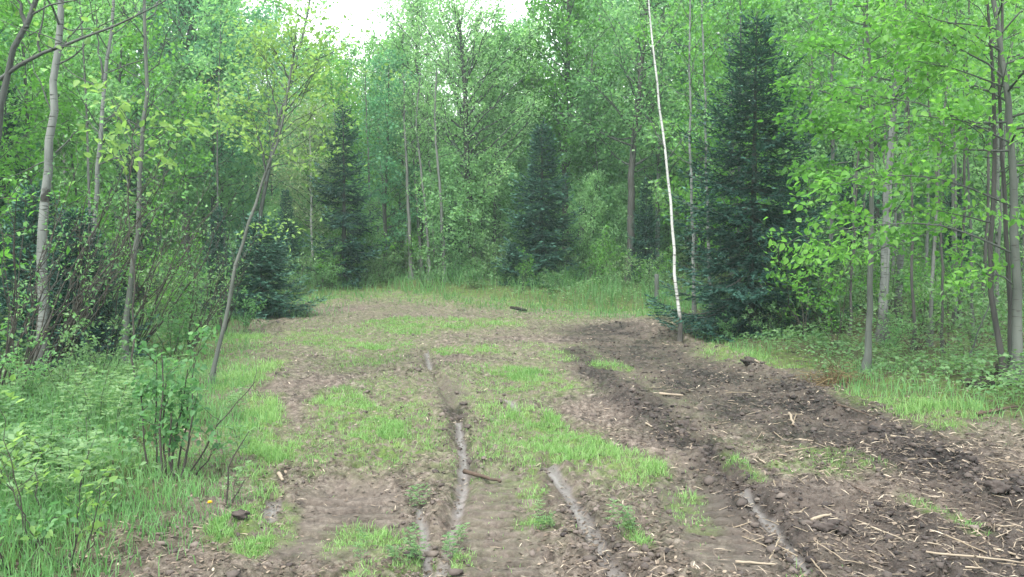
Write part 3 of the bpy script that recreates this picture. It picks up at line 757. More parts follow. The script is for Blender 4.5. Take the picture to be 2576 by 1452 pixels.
def near_trees():
    # left side
    near_tree(101, 'birch_tree', 'thick grey birch with black bands standing behind the left-hand brush', 'tree',
              [(98, 960), (104, 780), (110, 600), (118, 440), (132, 280), (148, 110), (158, -60), (170, -320)], 10.8, .076, 'birch_grey', 'aspen',
              limbs=[([(140, 385), (185, 340), (240, 290)], .012), ([(128, 400), (70, 425), (20, 450)], .012), ([(150, 130), (200, 60), (260, 10)], .014), ([(135, 300), (90, 180), (60, 110)], .012)],
              crown0=.62, nl=14, L=1.5, nsub=6, per=5, size=.06, spread=.09)
    near_tree(102, 'forked_tree', 'dark forked tree at the photo edge with a long bare bough over the brush', 'tree',
              [(-62, 1080), (-50, 700), (-20, 420), (0, 235), (35, 130), (72, 62), (104, -20), (150, -160)], 7.4, .050, 'grey_bark', 'yellow',
              limbs=[([(0, 200), (60, 150), (180, 108), (290, 62), (400, 18), (450, -20)], .020), ([(68, 70), (52, 20), (44, -30)], .022), ([(100, 130), (104, 60), (118, -20)], .012)],
              crown0=.8, nl=5, L=1.0, nsub=4, per=5, size=.065, detail=True)
    near_tree(103, 'aspen_tree', 'slim pale grey aspen behind the shrub of dark upright stems', 'tree',
              [(308, 945), (318, 800), (340, 620), (352, 500), (352, 400), (364, 270), (374, 190), (362, 80), (362, -60), (366, -260)], 11.2, .042, 'aspen_bark', 'aspen',
              limbs=[([(368, 250), (420, 290), (475, 320)], .008), ([(352, 380), (300, 300), (265, 215)], .009), ([(345, 560), (400, 520), (450, 500)], .008)],
              crown0=.45, nl=16, L=1.1, nsub=5, per=5, size=.06)
    near_tree(104, 'aspen_tree', 'slender aspen with peeling dark bark between the banded birch and the pale aspen', 'tree',
              [(212, 900), (226, 700), (240, 520), (246, 420), (254, 300), (262, 190), (282, 60), (290, -80), (300, -260)], 13.0, .048, 'birch_grey', 'aspen',
              limbs=[([(258, 200), (244, 100), (240, 10)], .02), ([(250, 330), (330, 250), (420, 200)], .010)],
              crown0=.4, nl=16, L=1.4, nsub=5, per=6, size=.06)
    near_tree(105, 'leaning_tree', 'slim grey tree leaning over the grass with a yellow-green crown', 'tree',
              [(524, 1000), (540, 915), (560, 830), (578, 740), (602, 650), (622, 580), (648, 500), (676, 415), (702, 335), (722, 270), (734, 180), (748, 90)], 10.2, .029, 'aspen_bark', 'yellow',
              limbs=[([(668, 430), (650, 330), (622, 250)], .014), ([(716, 280), (770, 220), (800, 150)], .012), ([(705, 320), (680, 220), (660, 130)], .012), ([(730, 200), (690, 120), (640, 90)], .01), ([(620, 600), (660, 590), (700, 580)], .005)],
              crown0=.62, nl=24, L=1.1, nsub=11, per=12, size=.06, spread=.12, elev=.4, detail=False)
    near_tree(106, 'sapling', 'sapling with large lime-green leaves in front of the pale aspen', 'sapling',
              [(330, 1010), (335, 860), (338, 700), (322, 520), (330, 380), (345, 300)], 8.6, .012, 'twig', 'yellow',
              limbs=[([(335, 330), (290, 255), (265, 215)], .006), ([(338, 340), (390, 320), (470, 320)], .006), ([(338, 400), (400, 370), (440, 350)], .005), ([(330, 420), (270, 380), (235, 330)], .005)],
              crown0=.72, nl=8, L=.55, nsub=4, per=5, size=.085, spread=.06, detail=True)
    # far end
    near_tree(107, 'larch_tree', 'tall feathery light green tree with V-shaped limbs in the middle of the far edge', 'tree',
              [(1190, 712), (1186, 600), (1180, 480), (1172, 400), (1172, 300), (1168, 200), (1160, 110), (1150, 20)], 29.6, .14, 'dark_bark', 'larch',
              limbs=[([(1178, 470), (1225, 405), (1290, 350), (1345, 290)], .06), ([(1174, 420), (1130, 345), (1095, 285), (1050, 220)], .06), ([(1172, 330), (1120, 290), (1060, 270)], .05), ([(1170, 300), (1230, 230), (1270, 170)], .05), ([(1178, 420), (1100, 400), (1010, 370)], .05), ([(1172, 350), (1260, 300), (1320, 260)], .05)],
              crown0=.28, nl=52, L=3.2, nsub=18, per=20, size=.13, ratio=.4, spread=.18, elev=.55, shape='oval', sub=.35)
    near_tree(108, 'tall_aspen', 'tallest pale green tree just beside the white gap in the canopy', 'tree',
              [(1060, 700), (1058, 560), (1052, 400), (1050, 250), (1048, 120), (1050, -10)], 32.5, .12, 'grey_bark', 'larch',
              crown0=.24, nl=52, L=2.6, nsub=15, per=21, size=.14, spread=.18, shape='oval', ratio=.45)
    near_tree(109, 'round_tree', 'dense bluish green broadleaf tree rising behind the leaning tree', 'tree',
              [(470, 690), (466, 480), (458, 300), (456, 150), (500, 20), (520, -120)], 30, .17, 'dark_bark', 'deep',
              limbs=[([(462, 250), (540, 190), (610, 130)], .07), ([(530, 190), (580, 150), (640, 120)], .05)],
              crown0=.28, nl=54, L=3.2, nsub=15, per=22, size=.15, spread=.19, shape='oval')
    near_tree(110, 'tall_maple', 'broad mid green tree towering behind the far dark spruce', 'tree',
              [(1425, 720), (1422, 560), (1420, 400), (1424, 240), (1430, 100), (1430, -80)], 31, .15, 'dark_bark', 'maple',
              limbs=[([(1424, 230), (1500, 210), (1580, 150)], .06), ([(1422, 300), (1360, 200), (1290, 110)], .06)],
              crown0=.28, nl=50, L=2.5, nsub=15, per=21, size=.15, spread=.19, shape='oval', elev=.35)
    near_tree(111, 'dark_trunked_tree', 'tree with a straight dark trunk between the far spruce and the white birch', 'tree',
              [(1585, 728), (1588, 600), (1588, 440), (1596, 330), (1608, 220), (1622, 90), (1630, -60)], 28, .15, 'dark_bark', 'aspen',
              limbs=[([(1590, 420), (1640, 390), (1690, 330)], .05)],
              crown0=.36, nl=34, L=2.4, nsub=11, per=15, size=.13, spread=.26, shape='oval')
    near_tree(112, 'willow_tree', 'ghostly pale willow-like tree before the two dark spruces of the far edge', 'tree',
              [(786, 690), (784, 560), (782, 460), (780, 360), (778, 270)], 30.5, .06, 'birch', 'pale',
              crown0=.22, nl=44, L=1.7, nsub=14, per=20, size=.12, ratio=.3, spread=.22, shape='oval', droop=.35)
    for i, (px, top, D, r) in enumerate(((1036, 480, 29, .075), (1062, 500, 30, .06), (1082, 470, 28.5, .06), (1096, 520, 29.5, .05), (1120, 460, 28, .065), (1040, 370, 32, .05), (940, 470, 30, .05), (975, 430, 32, .06))):
        near_tree(120 + i, 'pole_tree', ['thick grey pole trunk at one end of the far clump', 'straight grey pole second in the far clump of poles', 'straight pale pole in the middle of the far clump', 'thin pole close behind the middle of the far clump', 'pale pole standing closest to the grass in the far clump', 'leaning thin pole at the back of the far clump', 'thin grey pole beside the dark far spruce with a bent top', 'taller grey pole between the bent-topped spruce and the pole clump'][i], 'tree',
                  [(px, 700), (px - 6, 600), (px - 10 - 4 * (i % 3), top), (px - 18 - 9 * (i % 3), top - 160), (px - 22, top - 300)], D, r, 'pole_bark', 'larch', crown0=.55, nl=14, L=1.2, nsub=7, per=8, size=.10, ratio=.4, spread=.2)
    near_tree(130, 'dark_pole_tree', 'short dark trunk just beyond the far dark spruce', 'tree',
              [(1468, 700), (1470, 600), (1474, 480), (1480, 300), (1490, 120)], 30, .09, 'dark_bark', 'aspen', crown0=.45, nl=20, L=1.7, nsub=8, per=10, size=.11, spread=.22)
    near_tree(131, 'airy_tree', 'tall thin-leaved tree whose loose top hangs in the white gap of the canopy', 'tree',
              [(640, 690), (660, 500), (700, 300), (745, 150), (772, 50), (790, -60)], 27, .08, 'grey_bark', 'aspen',
              limbs=[([(745, 150), (790, 110), (850, 60)], .03), ([(772, 50), (720, 20), (670, 10)], .03), ([(720, 230), (660, 150), (640, 80)], .03), ([(735, 170), (800, 150), (880, 110)], .03)],
              crown0=.55, nl=16, L=1.9, nsub=7, per=13, size=.13, spread=.13, shape='oval')
    # right side
    near_tree(140, 'white_birch', 'white birch with a bent bright trunk beside the big spruce', 'tree',
              [(1712, 858), (1706, 760), (1700, 690), (1694, 570), (1684, 470), (1668, 345), (1655, 230), (1643, 110), (1632, 0), (1620, -160)], 15.2, .034, 'birch', 'aspen',
              limbs=[([(1672, 375), (1640, 310), (1600, 250)], .012), ([(1678, 400), (1720, 350), (1760, 300)], .010), ([(1648, 150), (1620, 80), (1590, 30)], .010), ([(1646, 120), (1690, 60), (1720, -10)], .010)],
              crown0=.75, nl=10, L=1.2, nsub=5, per=6, size=.07, wob=.01)
    near_tree(141, 'thin_birch', 'thin white birch nearly hidden behind the big spruce, closer to the bent birch', 'tree',
              [(1748, 790), (1744, 640), (1738, 480), (1736, 300), (1736, 120), (1734, -80)], 19.5, .045, 'birch_grey', 'aspen', crown0=.4, nl=22, L=1.3, nsub=6, per=8, size=.085, spread=.16)
    near_tree(142, 'thin_birch', 'thin grey birch rising just behind the top of the big spruce', 'tree',
              [(1790, 780), (1782, 600), (1776, 420), (1772, 220), (1766, 40), (1760, -120)], 20.5, .045, 'birch_grey', 'aspen', crown0=.4, nl=22, L=1.3, nsub=6, per=8, size=.085, spread=.16)
    near_tree(143, 'slim_maple', 'slim grey-barked maple with bright leaves standing at the edge of the mud', 'tree',
              [(2182, 948), (2186, 860), (2188, 740), (2190, 600), (2192, 450), (2190, 300), (2184, 120), (2180, -60)], 11.0, .045, 'aspen_bark', 'maple',
              limbs=[([(2190, 560), (2110, 520), (2085, 490)], .012), ([(2190, 480), (2110, 440), (2050, 425)], .012), ([(2188, 380), (2090, 310), (2020, 300)], .014), ([(2186, 280), (2070, 230), (1985, 210)], .014), ([(2184, 180), (2090, 120), (2000, 100)], .012), ([(2190, 640), (2260, 600), (2340, 590)], .01)],
              crown0=.50, nl=22, L=1.1, nsub=9, per=15, size=.08, spread=.09, elev=.12, rise=-.05, shape='flat', detail=True, wob=.008)
    near_tree(144, 'scarred_birch', 'stout birch with black scars behind the slim maple', 'tree',
              [(2222, 860), (2224, 760), (2226, 640), (2230, 520), (2240, 380), (2258, 200), (2270, 60), (2280, -120)], 14.2, .085, 'birch_grey', 'aspen', crown0=.55, nl=16, L=1.6, nsub=6, per=8, size=.075, wob=.01)
    near_tree(145, 'thin_birch', 'thin white-stemmed birch leaning against the view of the scarred birch', 'tree',
              [(2222, 880), (2228, 780), (2236, 650), (2240, 520), (2246, 350), (2250, 150), (2256, -60)], 13.6, .026, 'birch_grey', 'aspen', crown0=.55, nl=12, L=1.1, nsub=5, per=7, size=.075)
    near_tree(146, 'grey_birch', 'grey birch third in the close group behind the slim maple', 'tree',
              [(2262, 800), (2266, 660), (2270, 520), (2278, 340), (2284, 150), (2290, -60)], 17.0, .07, 'birch_grey', 'aspen', crown0=.5, nl=16, L=1.6, nsub=6, per=8, size=.085)
    near_tree(147, 'grey_maple', 'grey maple trunk between the big spruce and the slim maple', 'tree',
              [(2076, 830), (2084, 700), (2092, 560), (2096, 420), (2094, 250), (2092, 60), (2090, -100)], 19.0, .06, 'grey_bark', 'maple', crown0=.42, nl=26, L=1.5, nsub=8, per=11, size=.085, elev=.15, shape='flat', spread=.13)
    near_tree(148, 'big_maple', 'light grey maple trunk tallest of the clump at the photo edge', 'tree',
              [(2566, 1000), (2560, 860), (2556, 700), (2550, 520), (2546, 380), (2536, 250), (2518, 120), (2500, 0), (2480, -140)], 9.6, .062, 'aspen_bark', 'maple',
              limbs=[([(2552, 640), (2450, 590), (2350, 560), (2240, 560), (2140, 575), (2030, 592)], .013), ([(2556, 720), (2520, 690), (2480, 690), (2420, 700)], .012), ([(2550, 520), (2440, 470), (2320, 440), (2200, 440), (2090, 470)], .012), ([(2544, 360), (2420, 300), (2300, 290), (2180, 300)], .012), ([(2530, 220), (2400, 170), (2280, 150)], .012), ([(2520, 130), (2400, 60), (2260, 20)], .012), ([(2552, 560), (2600, 540), (2680, 540)], .015), ([(2556, 680), (2600, 660), (2640, 680)], .012)],
              crown0=.5, nl=22, L=1.8, nsub=12, per=17, size=.08, spread=.10, elev=.1, rise=-.06, shape='flat', detail=True, wob=.006)
    near_tree(149, 'dark_maple', 'dark bent stem of the clump at the photo edge, closest to the rotten log', 'tree',
              [(2536, 998), (2524, 920), (2508, 840), (2494, 760), (2490, 640), (2500, 480), (2504, 300), (2492, 120), (2478, -60)], 9.8, .038, 'dark_bark', 'maple',
              limbs=[([(2492, 700), (2460, 660), (2400, 640)], .01), ([(2496, 560), (2400, 540), (2310, 520)], .012)],
              crown0=.5, nl=12, L=1.3, nsub=7, per=10, size=.07, spread=.08, elev=.1, shape='flat', detail=True, wob=.006)
    near_tree(150, 'dark_maple', 'straight dark stem in the middle of the clump at the photo edge', 'tree',
              [(2549, 1000), (2542, 880), (2540, 740), (2530, 560), (2520, 380), (2512, 200), (2520, 40), (2530, -120)], 9.9, .034, 'dark_bark', 'maple', crown0=.55, nl=10, L=1.3, nsub=7, per=9, size=.07, spread=.08, elev=.1, shape='flat', detail=True, wob=.006)
    near_tree(151, 'thin_leaning_stem', 'thin bare dead stem slanting towards the dark clump of maples', 'tree',
              [(2436, 900), (2462, 830), (2488, 770), (2510, 690)], 11.2, .014, 'grey_bark', 'maple', crown0=.9, nl=2, L=.3, nsub=2, per=1, size=.05, wob=.004)
def right_stems():
    rows = [(2302, 13.0, .026, 'dark_bark', -10, 'thin dark stem just right of the scarred birch group'), (2345, 15.0, .032, 'grey_bark', 12, 'grey stem left of the slanting dead stem, leaning a little inwards'), (2378, 12.6, .022, 'dark_bark', -22, 'very thin dark stem over the foot of the slanting dead stem'),
            (2418, 16.0, .036, 'dark_bark', 8, 'dark stem behind the slanting dead stem'), (2452, 14.0, .026, 'grey_bark', -14, 'slender grey stem between the slanting dead stem and the dark bent maple'), (2476, 17.5, .040, 'dark_bark', 10, 'thicker dark stem behind the dark bent maple'),
            (2140, 15.0, .024, 'dark_bark', 14, 'thin dark stem between the grey maple and the slim maple'), (2330, 19.0, .042, 'birch_grey', 4, 'grey birch stem far behind the scarred group')]
    for i, (px, D, r, bk, ln, lab) in enumerate(rows):
        fy = 620 + 1.6 * F / D
        near_tree(170 + i, 'pole_tree', lab, 'tree', [(px, fy), (px + ln * .4, 620), (px + ln * 1.2, 420), (px + ln * 2, 200), (px + ln * 2.6, -60)], D, r, bk, 'maple', crown0=.6, nl=12, L=1.1, nsub=6, per=9, size=.08, spread=.1, wob=.012)
near_trees()
right_stems()

# ---- conifers ------------------------------------------------------------------------------------------
def conifers():
    rng = np.random.default_rng(201)
    x, y, z = ground_at(1893, 16.2)
    w, nd, br = spruce(rng, 6.0, 1.85, .03, 30, 9, 28, 9, .08)
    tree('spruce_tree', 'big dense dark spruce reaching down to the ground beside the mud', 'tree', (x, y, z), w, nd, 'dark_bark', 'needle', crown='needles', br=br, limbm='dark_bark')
    bpy.data.objects['spruce_tree'].scale = (1.14, 1.14, 1.0)
    w, nd, br = spruce(np.random.default_rng(202), 6.0, 1.30, .05, 30, 8, 16, 6, .13, sparse=.85)
    x, y, z = ground_at(1362, 27.2)
    A = tree('spruce_tree', 'narrow dark spruce at the far edge, left of the dark straight trunk', 'tree', (x, y, z), w, nd, 'dark_bark', 'needle', crown='needles', br=br, limbm='dark_bark')
    A.scale = (1.15, 1.15, .84)
    w, nd, br = spruce(np.random.default_rng(203), 7.2, 1.45, .06, 30, 7, 15, 6, .14, sparse=.68)
    x, y, z = ground_at(866, 27.4)
    B = tree('spruce_tree', 'tall ragged dark spruce at the far edge beside the ghostly willow', 'tree', (x, y, z), w, nd, 'dark_bark', 'needle', crown='needles', br=br, limbm='dark_bark'); B.scale = (.98, .98, .80)
    w, nd, br = spruce(np.random.default_rng(204), 2.4, 1.0, .02, 20, 9, 18, 7, .08)
    x, y, z = ground_at(655, 20.5)
    Cc = tree('young_spruce', 'round bushy young spruce behind the leaning tree, by the bare earth', 'tree', (x, y, z), w, nd, 'dark_bark', 'needle', crown='needles', br=br, limbm='dark_bark')
    Cc.scale = (1.35, 1.35, 1.0)
    A_, B_, C_ = A, B, Cc
    rows = [  # source, px, D, scale, rz, label
        (A_, 548, 19.5, .42, 1.0, 'squat dark spruce half hidden left of the leaning trunk'),
        (A_, 722, 27, .50, 2.2, 'slender mid-size spruce just before the ghostly willow'),
        (B_, 25, 15, .62, .7, 'dark spruce at the photo edge behind the banded birch'),
        (A_, 1625, 27.5, .55, 3.0, 'half-height spruce behind the white bent birch'),
        (A_, 990, 33, .42, 4.0, 'low dark spruce behind the grey pole clump'),
        (A_, 1140, 32, .50, 5.0, 'small dark spruce peeping between the poles and the feathery tree'),
        (Cc, 195, 11.5, .85, 1.4, 'shaggy low spruce among the left-hand brush stems'),
        (Cc, 90, 12.5, 1.0, 2.8, 'dim bushy spruce behind the trunk of the banded birch'),
        (Cc, 1290, 27, .55, .4, 'little spruce sapling at the foot of the narrow far spruce'),
        (A_, 2000, 20, .55, 1.9, 'dark spruce peering from behind the big spruce'),
        (B_, 2140, 24, .60, 2.9, 'ragged spruce in the gap between the big spruce and slim maple'),
        (B_, 330, 19, .55, 5.2, 'dim spruce between the pale aspen and the banded birch'),
        (B_, 1760, 33, .80, .2, 'far spruce glimpsed behind the thin white birches'),
        (A_, 2400, 22, .52, 3.6, 'dim small spruce deep in the right-hand wood'),
    ]
    for src, px, D, s, rz, lab in rows:
        dup(src, ground_at(px, D), rz, s, lab, 'dark spruces round the clearing')
conifers()

# ---- the wood behind ----------------------------------------------------------------------------------
def backwood():
    rng = np.random.default_rng(301)
    def straight(Hh, bend, K=14):
        t = np.linspace(0, 1, K); a = rng.random() * 6.28
        P = np.stack([np.cos(a) * bend * t ** 2 + rng.normal(0, .03, K).cumsum() * .5, np.sin(a) * bend * t ** 2 + rng.normal(0, .03, K).cumsum() * .5, Hh * t], -1); P[0, :2] = 0
        return P
    kinds = {   # name: (adjective, bark, leaf, height, kwargs)
        'aspen': ('aspen', 'aspen_bark', 'aspen', 12, dict(crown0=.14, nl=46, L=2.0, nsub=10, per=21, size=.15, spread=.17, shape='oval')),
        'birch': ('grey birch', 'birch_grey', 'larch', 12, dict(crown0=.16, nl=42, L=2.0, nsub=10, per=21, size=.14, spread=.17, shape='oval', droop=.12)),
        'maple': ('broadleaf tree', 'grey_bark', 'maple', 11.5, dict(crown0=.12, nl=46, L=2.7, nsub=11, per=21, size=.155, spread=.18, shape='oval', elev=.3)),
        'alder': ('deep green tree', 'dark_bark', 'deep', 11, dict(crown0=.10, nl=46, L=2.4, nsub=11, per=21, size=.15, spread=.18, shape='oval')),
        'young': ('leafy young tree', 'grey_bark', 'bush', 6, dict(crown0=.03, nl=40, L=1.5, nsub=9, per=19, size=.13, spread=.13, shape='oval')),
        'hazel': ('low light green sapling', 'grey_bark', 'larch', 5, dict(crown0=.02, nl=40, L=1.5, nsub=9, per=18, size=.12, spread=.14, shape='oval')),
        'pole': ('thin grey pole tree', 'pole_bark', 'aspen', 11, dict(crown0=.5, nl=22, L=1.4, nsub=9, per=18, size=.13, spread=.15, shape='oval')),
    }
    proto = {}
    for kname, (adj, bark, leaf, Hh, kw) in kinds.items():
        proto[kname] = []
        for v in range(2 if kname != 'maple' else 3):
            r0 = {'young': .035, 'hazel': .028, 'pole': .05}.get(kname, .085)
            wd, lf, tl, br = deciduous(rng, straight(Hh, rng.uniform(.1, .9)), r0, r0 * .25, **kw)
            root = thing(kname + '_tree', 'x', 'tree', (0, 0, 0))
            part(root, wd.build('trunk', M[bark], root, True)); part(root, br.build('branches', M['grey_bark'], root, True)); part(root, lf.build('crown', M[leaf], root))
            proto[kname].append([root, Hh, False])
    # skyline of the photo: how high the wood may reach towards each direction
    skx = [-900, 600, 640, 690, 760, 830, 870, 930, 985, 1010, 1130, 1150, 1205, 1225, 1250, 1290, 1330, 1360, 3500]
    skl = [-260, -200, 20, 70, 110, 150, 165, 130, 80, -40, 20, 90, 100, -20, 50, 105, 70, -120, -260]
    marks = [(0, 'the forked edge tree'), (118, 'the banded birch'), (250, 'the peeling aspen'), (355, 'the pale aspen'), (470, 'the dense bluish tree'), (620, 'the leaning tree'), (785, 'the ghostly willow'), (868, 'the ragged far spruce'), (1060, 'the pole clump'),
             (1178, 'the feathery V-limbed tree'), (1362, 'the narrow far spruce'), (1425, 'the broad towering tree'), (1588, 'the straight dark trunk'), (1690, 'the bent white birch'), (1870, 'the big spruce'), (2092, 'the grey maple'), (2190, 'the slim maple'), (2260, 'the scarred birch group'), (2400, 'the slanting dead stem'), (2545, 'the edge maple clump')]
    used, spots, cell = {}, [], {}
    # rows of trees, each a little deeper in the wood
    rows = [(29.5, 1.9), (32.5, 2.1), (36, 2.5), (40, 3.0), (45.5, 3.4), (52, 4.0), (60, 4.8)]
    for D0, step in rows:
        n = int(2 * D0 * .70 / step)
        for i in range(n):
            D = D0 + rng.uniform(-1.2, 1.2); x = -D0 * .70 + (i + .5 + rng.uniform(-.35, .35)) * step
            spots.append((x, D))
    for D0, step in ((13, 2.0), (15.5, 2.1), (18.5, 2.2), (21.5, 2.2), (25, 2.2)):     # flanks
        for sgn in (-1, 1):
            n = int(D0 * .5 / step) + 1
            for i in range(n):
                D = D0 + rng.uniform(-1, 1); x = sgn * (D0 * .72 - (i + rng.uniform(0, .6)) * step)
                if sgn < 0 and D < 16 and x > -D * .36: continue
                spots.append((x, D))
    forced = {}
    for D0, step, p0, p1, kk in ((29.0, 1.9, 700, 1680, 'hazel'), (31.2, 2.0, 640, 1720, 'hazel'), (34.0, 2.4, 600, 1750, 'hazel'), (14.5, 1.25, 2290, 2570, 'pole'), (17.0, 1.3, 2290, 2600, 'pole'), (20.0, 1.6, 2150, 2600, 'pole')):
        n = int((p1 - p0) / F * D0 / step)
        for i in range(n):
            D = D0 + rng.uniform(-.7, .7); x = (p0 + (p1 - p0) * (i + .5 + rng.uniform(-.4, .4)) / n - W / 2) / F * D0; forced[len(spots)] = kk; spots.append((x, D))
    count = 0
    for si, (x, D) in enumerate(spots):
        e = float(edge_dist(np.array([x]), np.array([D]))[0])
        if e < 1.6: continue
        if si not in forced and any(D < kd + .6 and abs(W / 2 + F * x / D - kp) < kw for kp, kd, kw in ((785, 30.5, 75), (1178, 29.6, 140), (868, 28.5, 70), (1362, 27, 90), (1050, 32.5, 80), (1588, 28, 60), (1425, 31, 70), (1870, 20, 190), (470, 30, 60))): continue
        if any((x - a) ** 2 + (D - b) ** 2 < .6 for a, b in cell.get('pts', [])): continue
        cell.setdefault('pts', []).append((x, D))
        px = W / 2 + F * x / D
        sk = min(np.interp(px + q, skx, skl) for q in (-40, 0, 40)); lim_px = max(np.interp(px + q, skx, skl) for q in (-1.2 * F / D, 0, 1.2 * F / D))
        want = CAM_Z + D * (620 - lim_px) / F                 # reaches the skyline there
        near = D < 28
        k = rng.choice(['aspen', 'birch', 'maple', 'alder', 'young', 'pole'], p=[.20, .12, .22, .16, .22, .08] if not near else [.2, .14, .2, .08, .26, .12])
        if near and x > 0: k = rng.choice(['alder', 'birch', 'pole', 'young', 'maple'], p=[.10, .22, .44, .10, .14])
        k = forced.get(si, k)
        ent = proto[k][rng.integers(len(proto[k]))]; Hh = ent[1]
        if k == 'young': hgt_ = rng.uniform(4, 7)
        elif k == 'hazel': hgt_ = rng.uniform(2.2, 4.6)
        else: hgt_ = want * rng.uniform(.90, 1.04) if lim_px > -150 else max(want * rng.uniform(.9, 1.15), 8)
        s = float(np.clip(hgt_ / Hh, .35, 2.0))
        if hgt_ > want: s = want / Hh
        loc = (x, D, hz(x, D) - .05); rz = rng.random() * 6.28
        # what tells it apart
        i = int(np.argmin([abs(px - m[0]) for m in marks])); off = px - marks[i][0]
        side = 'straight behind' if abs(off) < 26 else ('left of and behind' if off < 0 else 'right of and behind')
        depth = 'close' if D < 31 else ('deeper' if D < 41 else 'distant')
        label = f'{depth} {kinds[k][0]} {side} {marks[i][1]}'
        sw = s * rng.uniform(.85, 1.1)
        if not ent[2]:
            o = ent[0]; o.location = loc; o.rotation_euler = (0, 0, rz); o.scale = (sw, sw, s); o['label'] = label; ent[2] = True
        else: o = dup(ent[0], loc, rz, (sw, sw, s), label)
        o['group'] = f'{kinds[k][0]}s {side} {marks[i][1]}'; used.setdefault(label, []).append(o); count += 1
    for lab, os_ in used.items():
        if len(os_) > 1:
            os_.sort(key=lambda o: o.scale[2])
            if len(os_) == 2:
                os_[0]['label'] = 'shorter ' + lab; os_[1]['label'] = 'taller ' + lab
    for es in proto.values():
        for e in es:
            if not e[2]:
                for c in CHILDREN[e[0].name]: bpy.data.objects.remove(c)
                bpy.data.objects.remove(e[0])
    print('wood trees', count)
backwood()

def far_woods():
    """the wood beyond, one mass of leaves and poles"""
    rng = np.random.default_rng(302); n = 230000
    a = np.radians(rng.uniform(-44, 44, n)); r = rng.uniform(66, 82, n); x, y = r * np.sin(a), r * np.cos(a)
    top = 10.5 + 3.0 * fbm(np.degrees(a) * .35, r * .1, 3, 7)
    z = height(x, y) + rng.random(n) * top - .3
    ax = rng.normal(0, 1, (n, 3)); nor = rng.normal(0, .6, (n, 3)); nor[:, 2] += 1
    t = np.clip(.45 + .5 * fbm(x * .3, z * .5, 3, 9) + rng.normal(0, .12, n), 0, 1)
    v, f3, f4, tt = leaves(np.stack([x, y, z], -1), ax, nor, rng.uniform(.4, .7, n), .65, False, t)
    o = build('far_woods', v, [f3], M['aspen'], tint=tt); tag(o, 'solid mass of green wood far beyond the clearing', 'woods', kind='stuff')
far_woods()

# ================================================================== SHRUBS AND WEEDS
def shrub(rng, stems, hgt, spread, leafn, size, lean=(0, 0), r=.009, leaf0=.35, detail=False, side=.16, nside=4):
    """returns list of stem Bags and a leaf Bag"""
    S, lf = [], Bag(); LP, LA = [], []
    for i in range(stems):
        b = Bag(); az = rng.random() * 6.28; h = hgt * rng.uniform(.6, 1.1)
        foot = np.array([math.cos(az), math.sin(az), 0]) * spread * .22 * rng.random()
        tip = foot + np.array([math.cos(az) * spread * rng.uniform(.2, 1) + lean[0] * h, math.sin(az) * spread * rng.uniform(.2, 1) + lean[1] * h, h])
        P = poly_resample([foot, foot * .6 + tip * .4 + rng.normal(0, .03 * hgt, 3), tip], 9, .012 * hgt, rng)
        v, q, _ = tubes(P, np.linspace(r, r * .35, 9)[None] * rng.uniform(.7, 1.15), 5); b.add(v, f4=q)
        s = rng.uniform(leaf0, 1, nside); s[-1:] = 1
        o = interp_curve(P, s); d = unit(rng.normal(0, 1, (nside, 3)) * np.array([1, 1, .4]) + np.array([0, 0, .7]))
        C = limb_curves(o, d, np.full(nside, side * hgt) * rng.uniform(.5, 1.2, nside), 4, np.full(nside, .1), .08, rng)
        v, q, _ = tubes(C, np.linspace(r * .4, r * .2, 4)[None].repeat(nside, 0), 3); b.add(v, f4=q)
        S.append(b)
        for c, dd in zip(C, d):
            m = max(2, int(leafn * rng.uniform(.5, 1.4))); ss = rng.uniform(.2, 1.05, m)
            LP.append(interp_curve(c, ss) + rng.normal(0, size * .45, (m, 3))); LA.append(np.broadcast_to(dd, (m, 3)))
    LP = np.concatenate(LP); LA = np.concatenate(LA); n = len(LP)
    ax = LA * .5 + rng.normal(0, .7, (n, 3)); nor = rng.normal(0, .5, (n, 3)); nor[:, 2] += 1
    v, f3, f4, t = leaves(LP, ax, nor, size * rng.uniform(.65, 1.25, n), .58, detail, np.clip(rng.normal(.5, .2, n), 0, 1))
    lf.add(v, f3, f4, t)
    return S, lf

def shrub_thing(name, label, cat, loc, S, lf, barkm, leafm, group=None, rz=0.):
    r = thing(name, label, cat, loc, rz, group)
    for b in S: part(r, b.build('stem', M[barkm], r, True))
    if lf is not None and lf.n: part(r, lf.build('foliage', M[leafm], r))
    return r

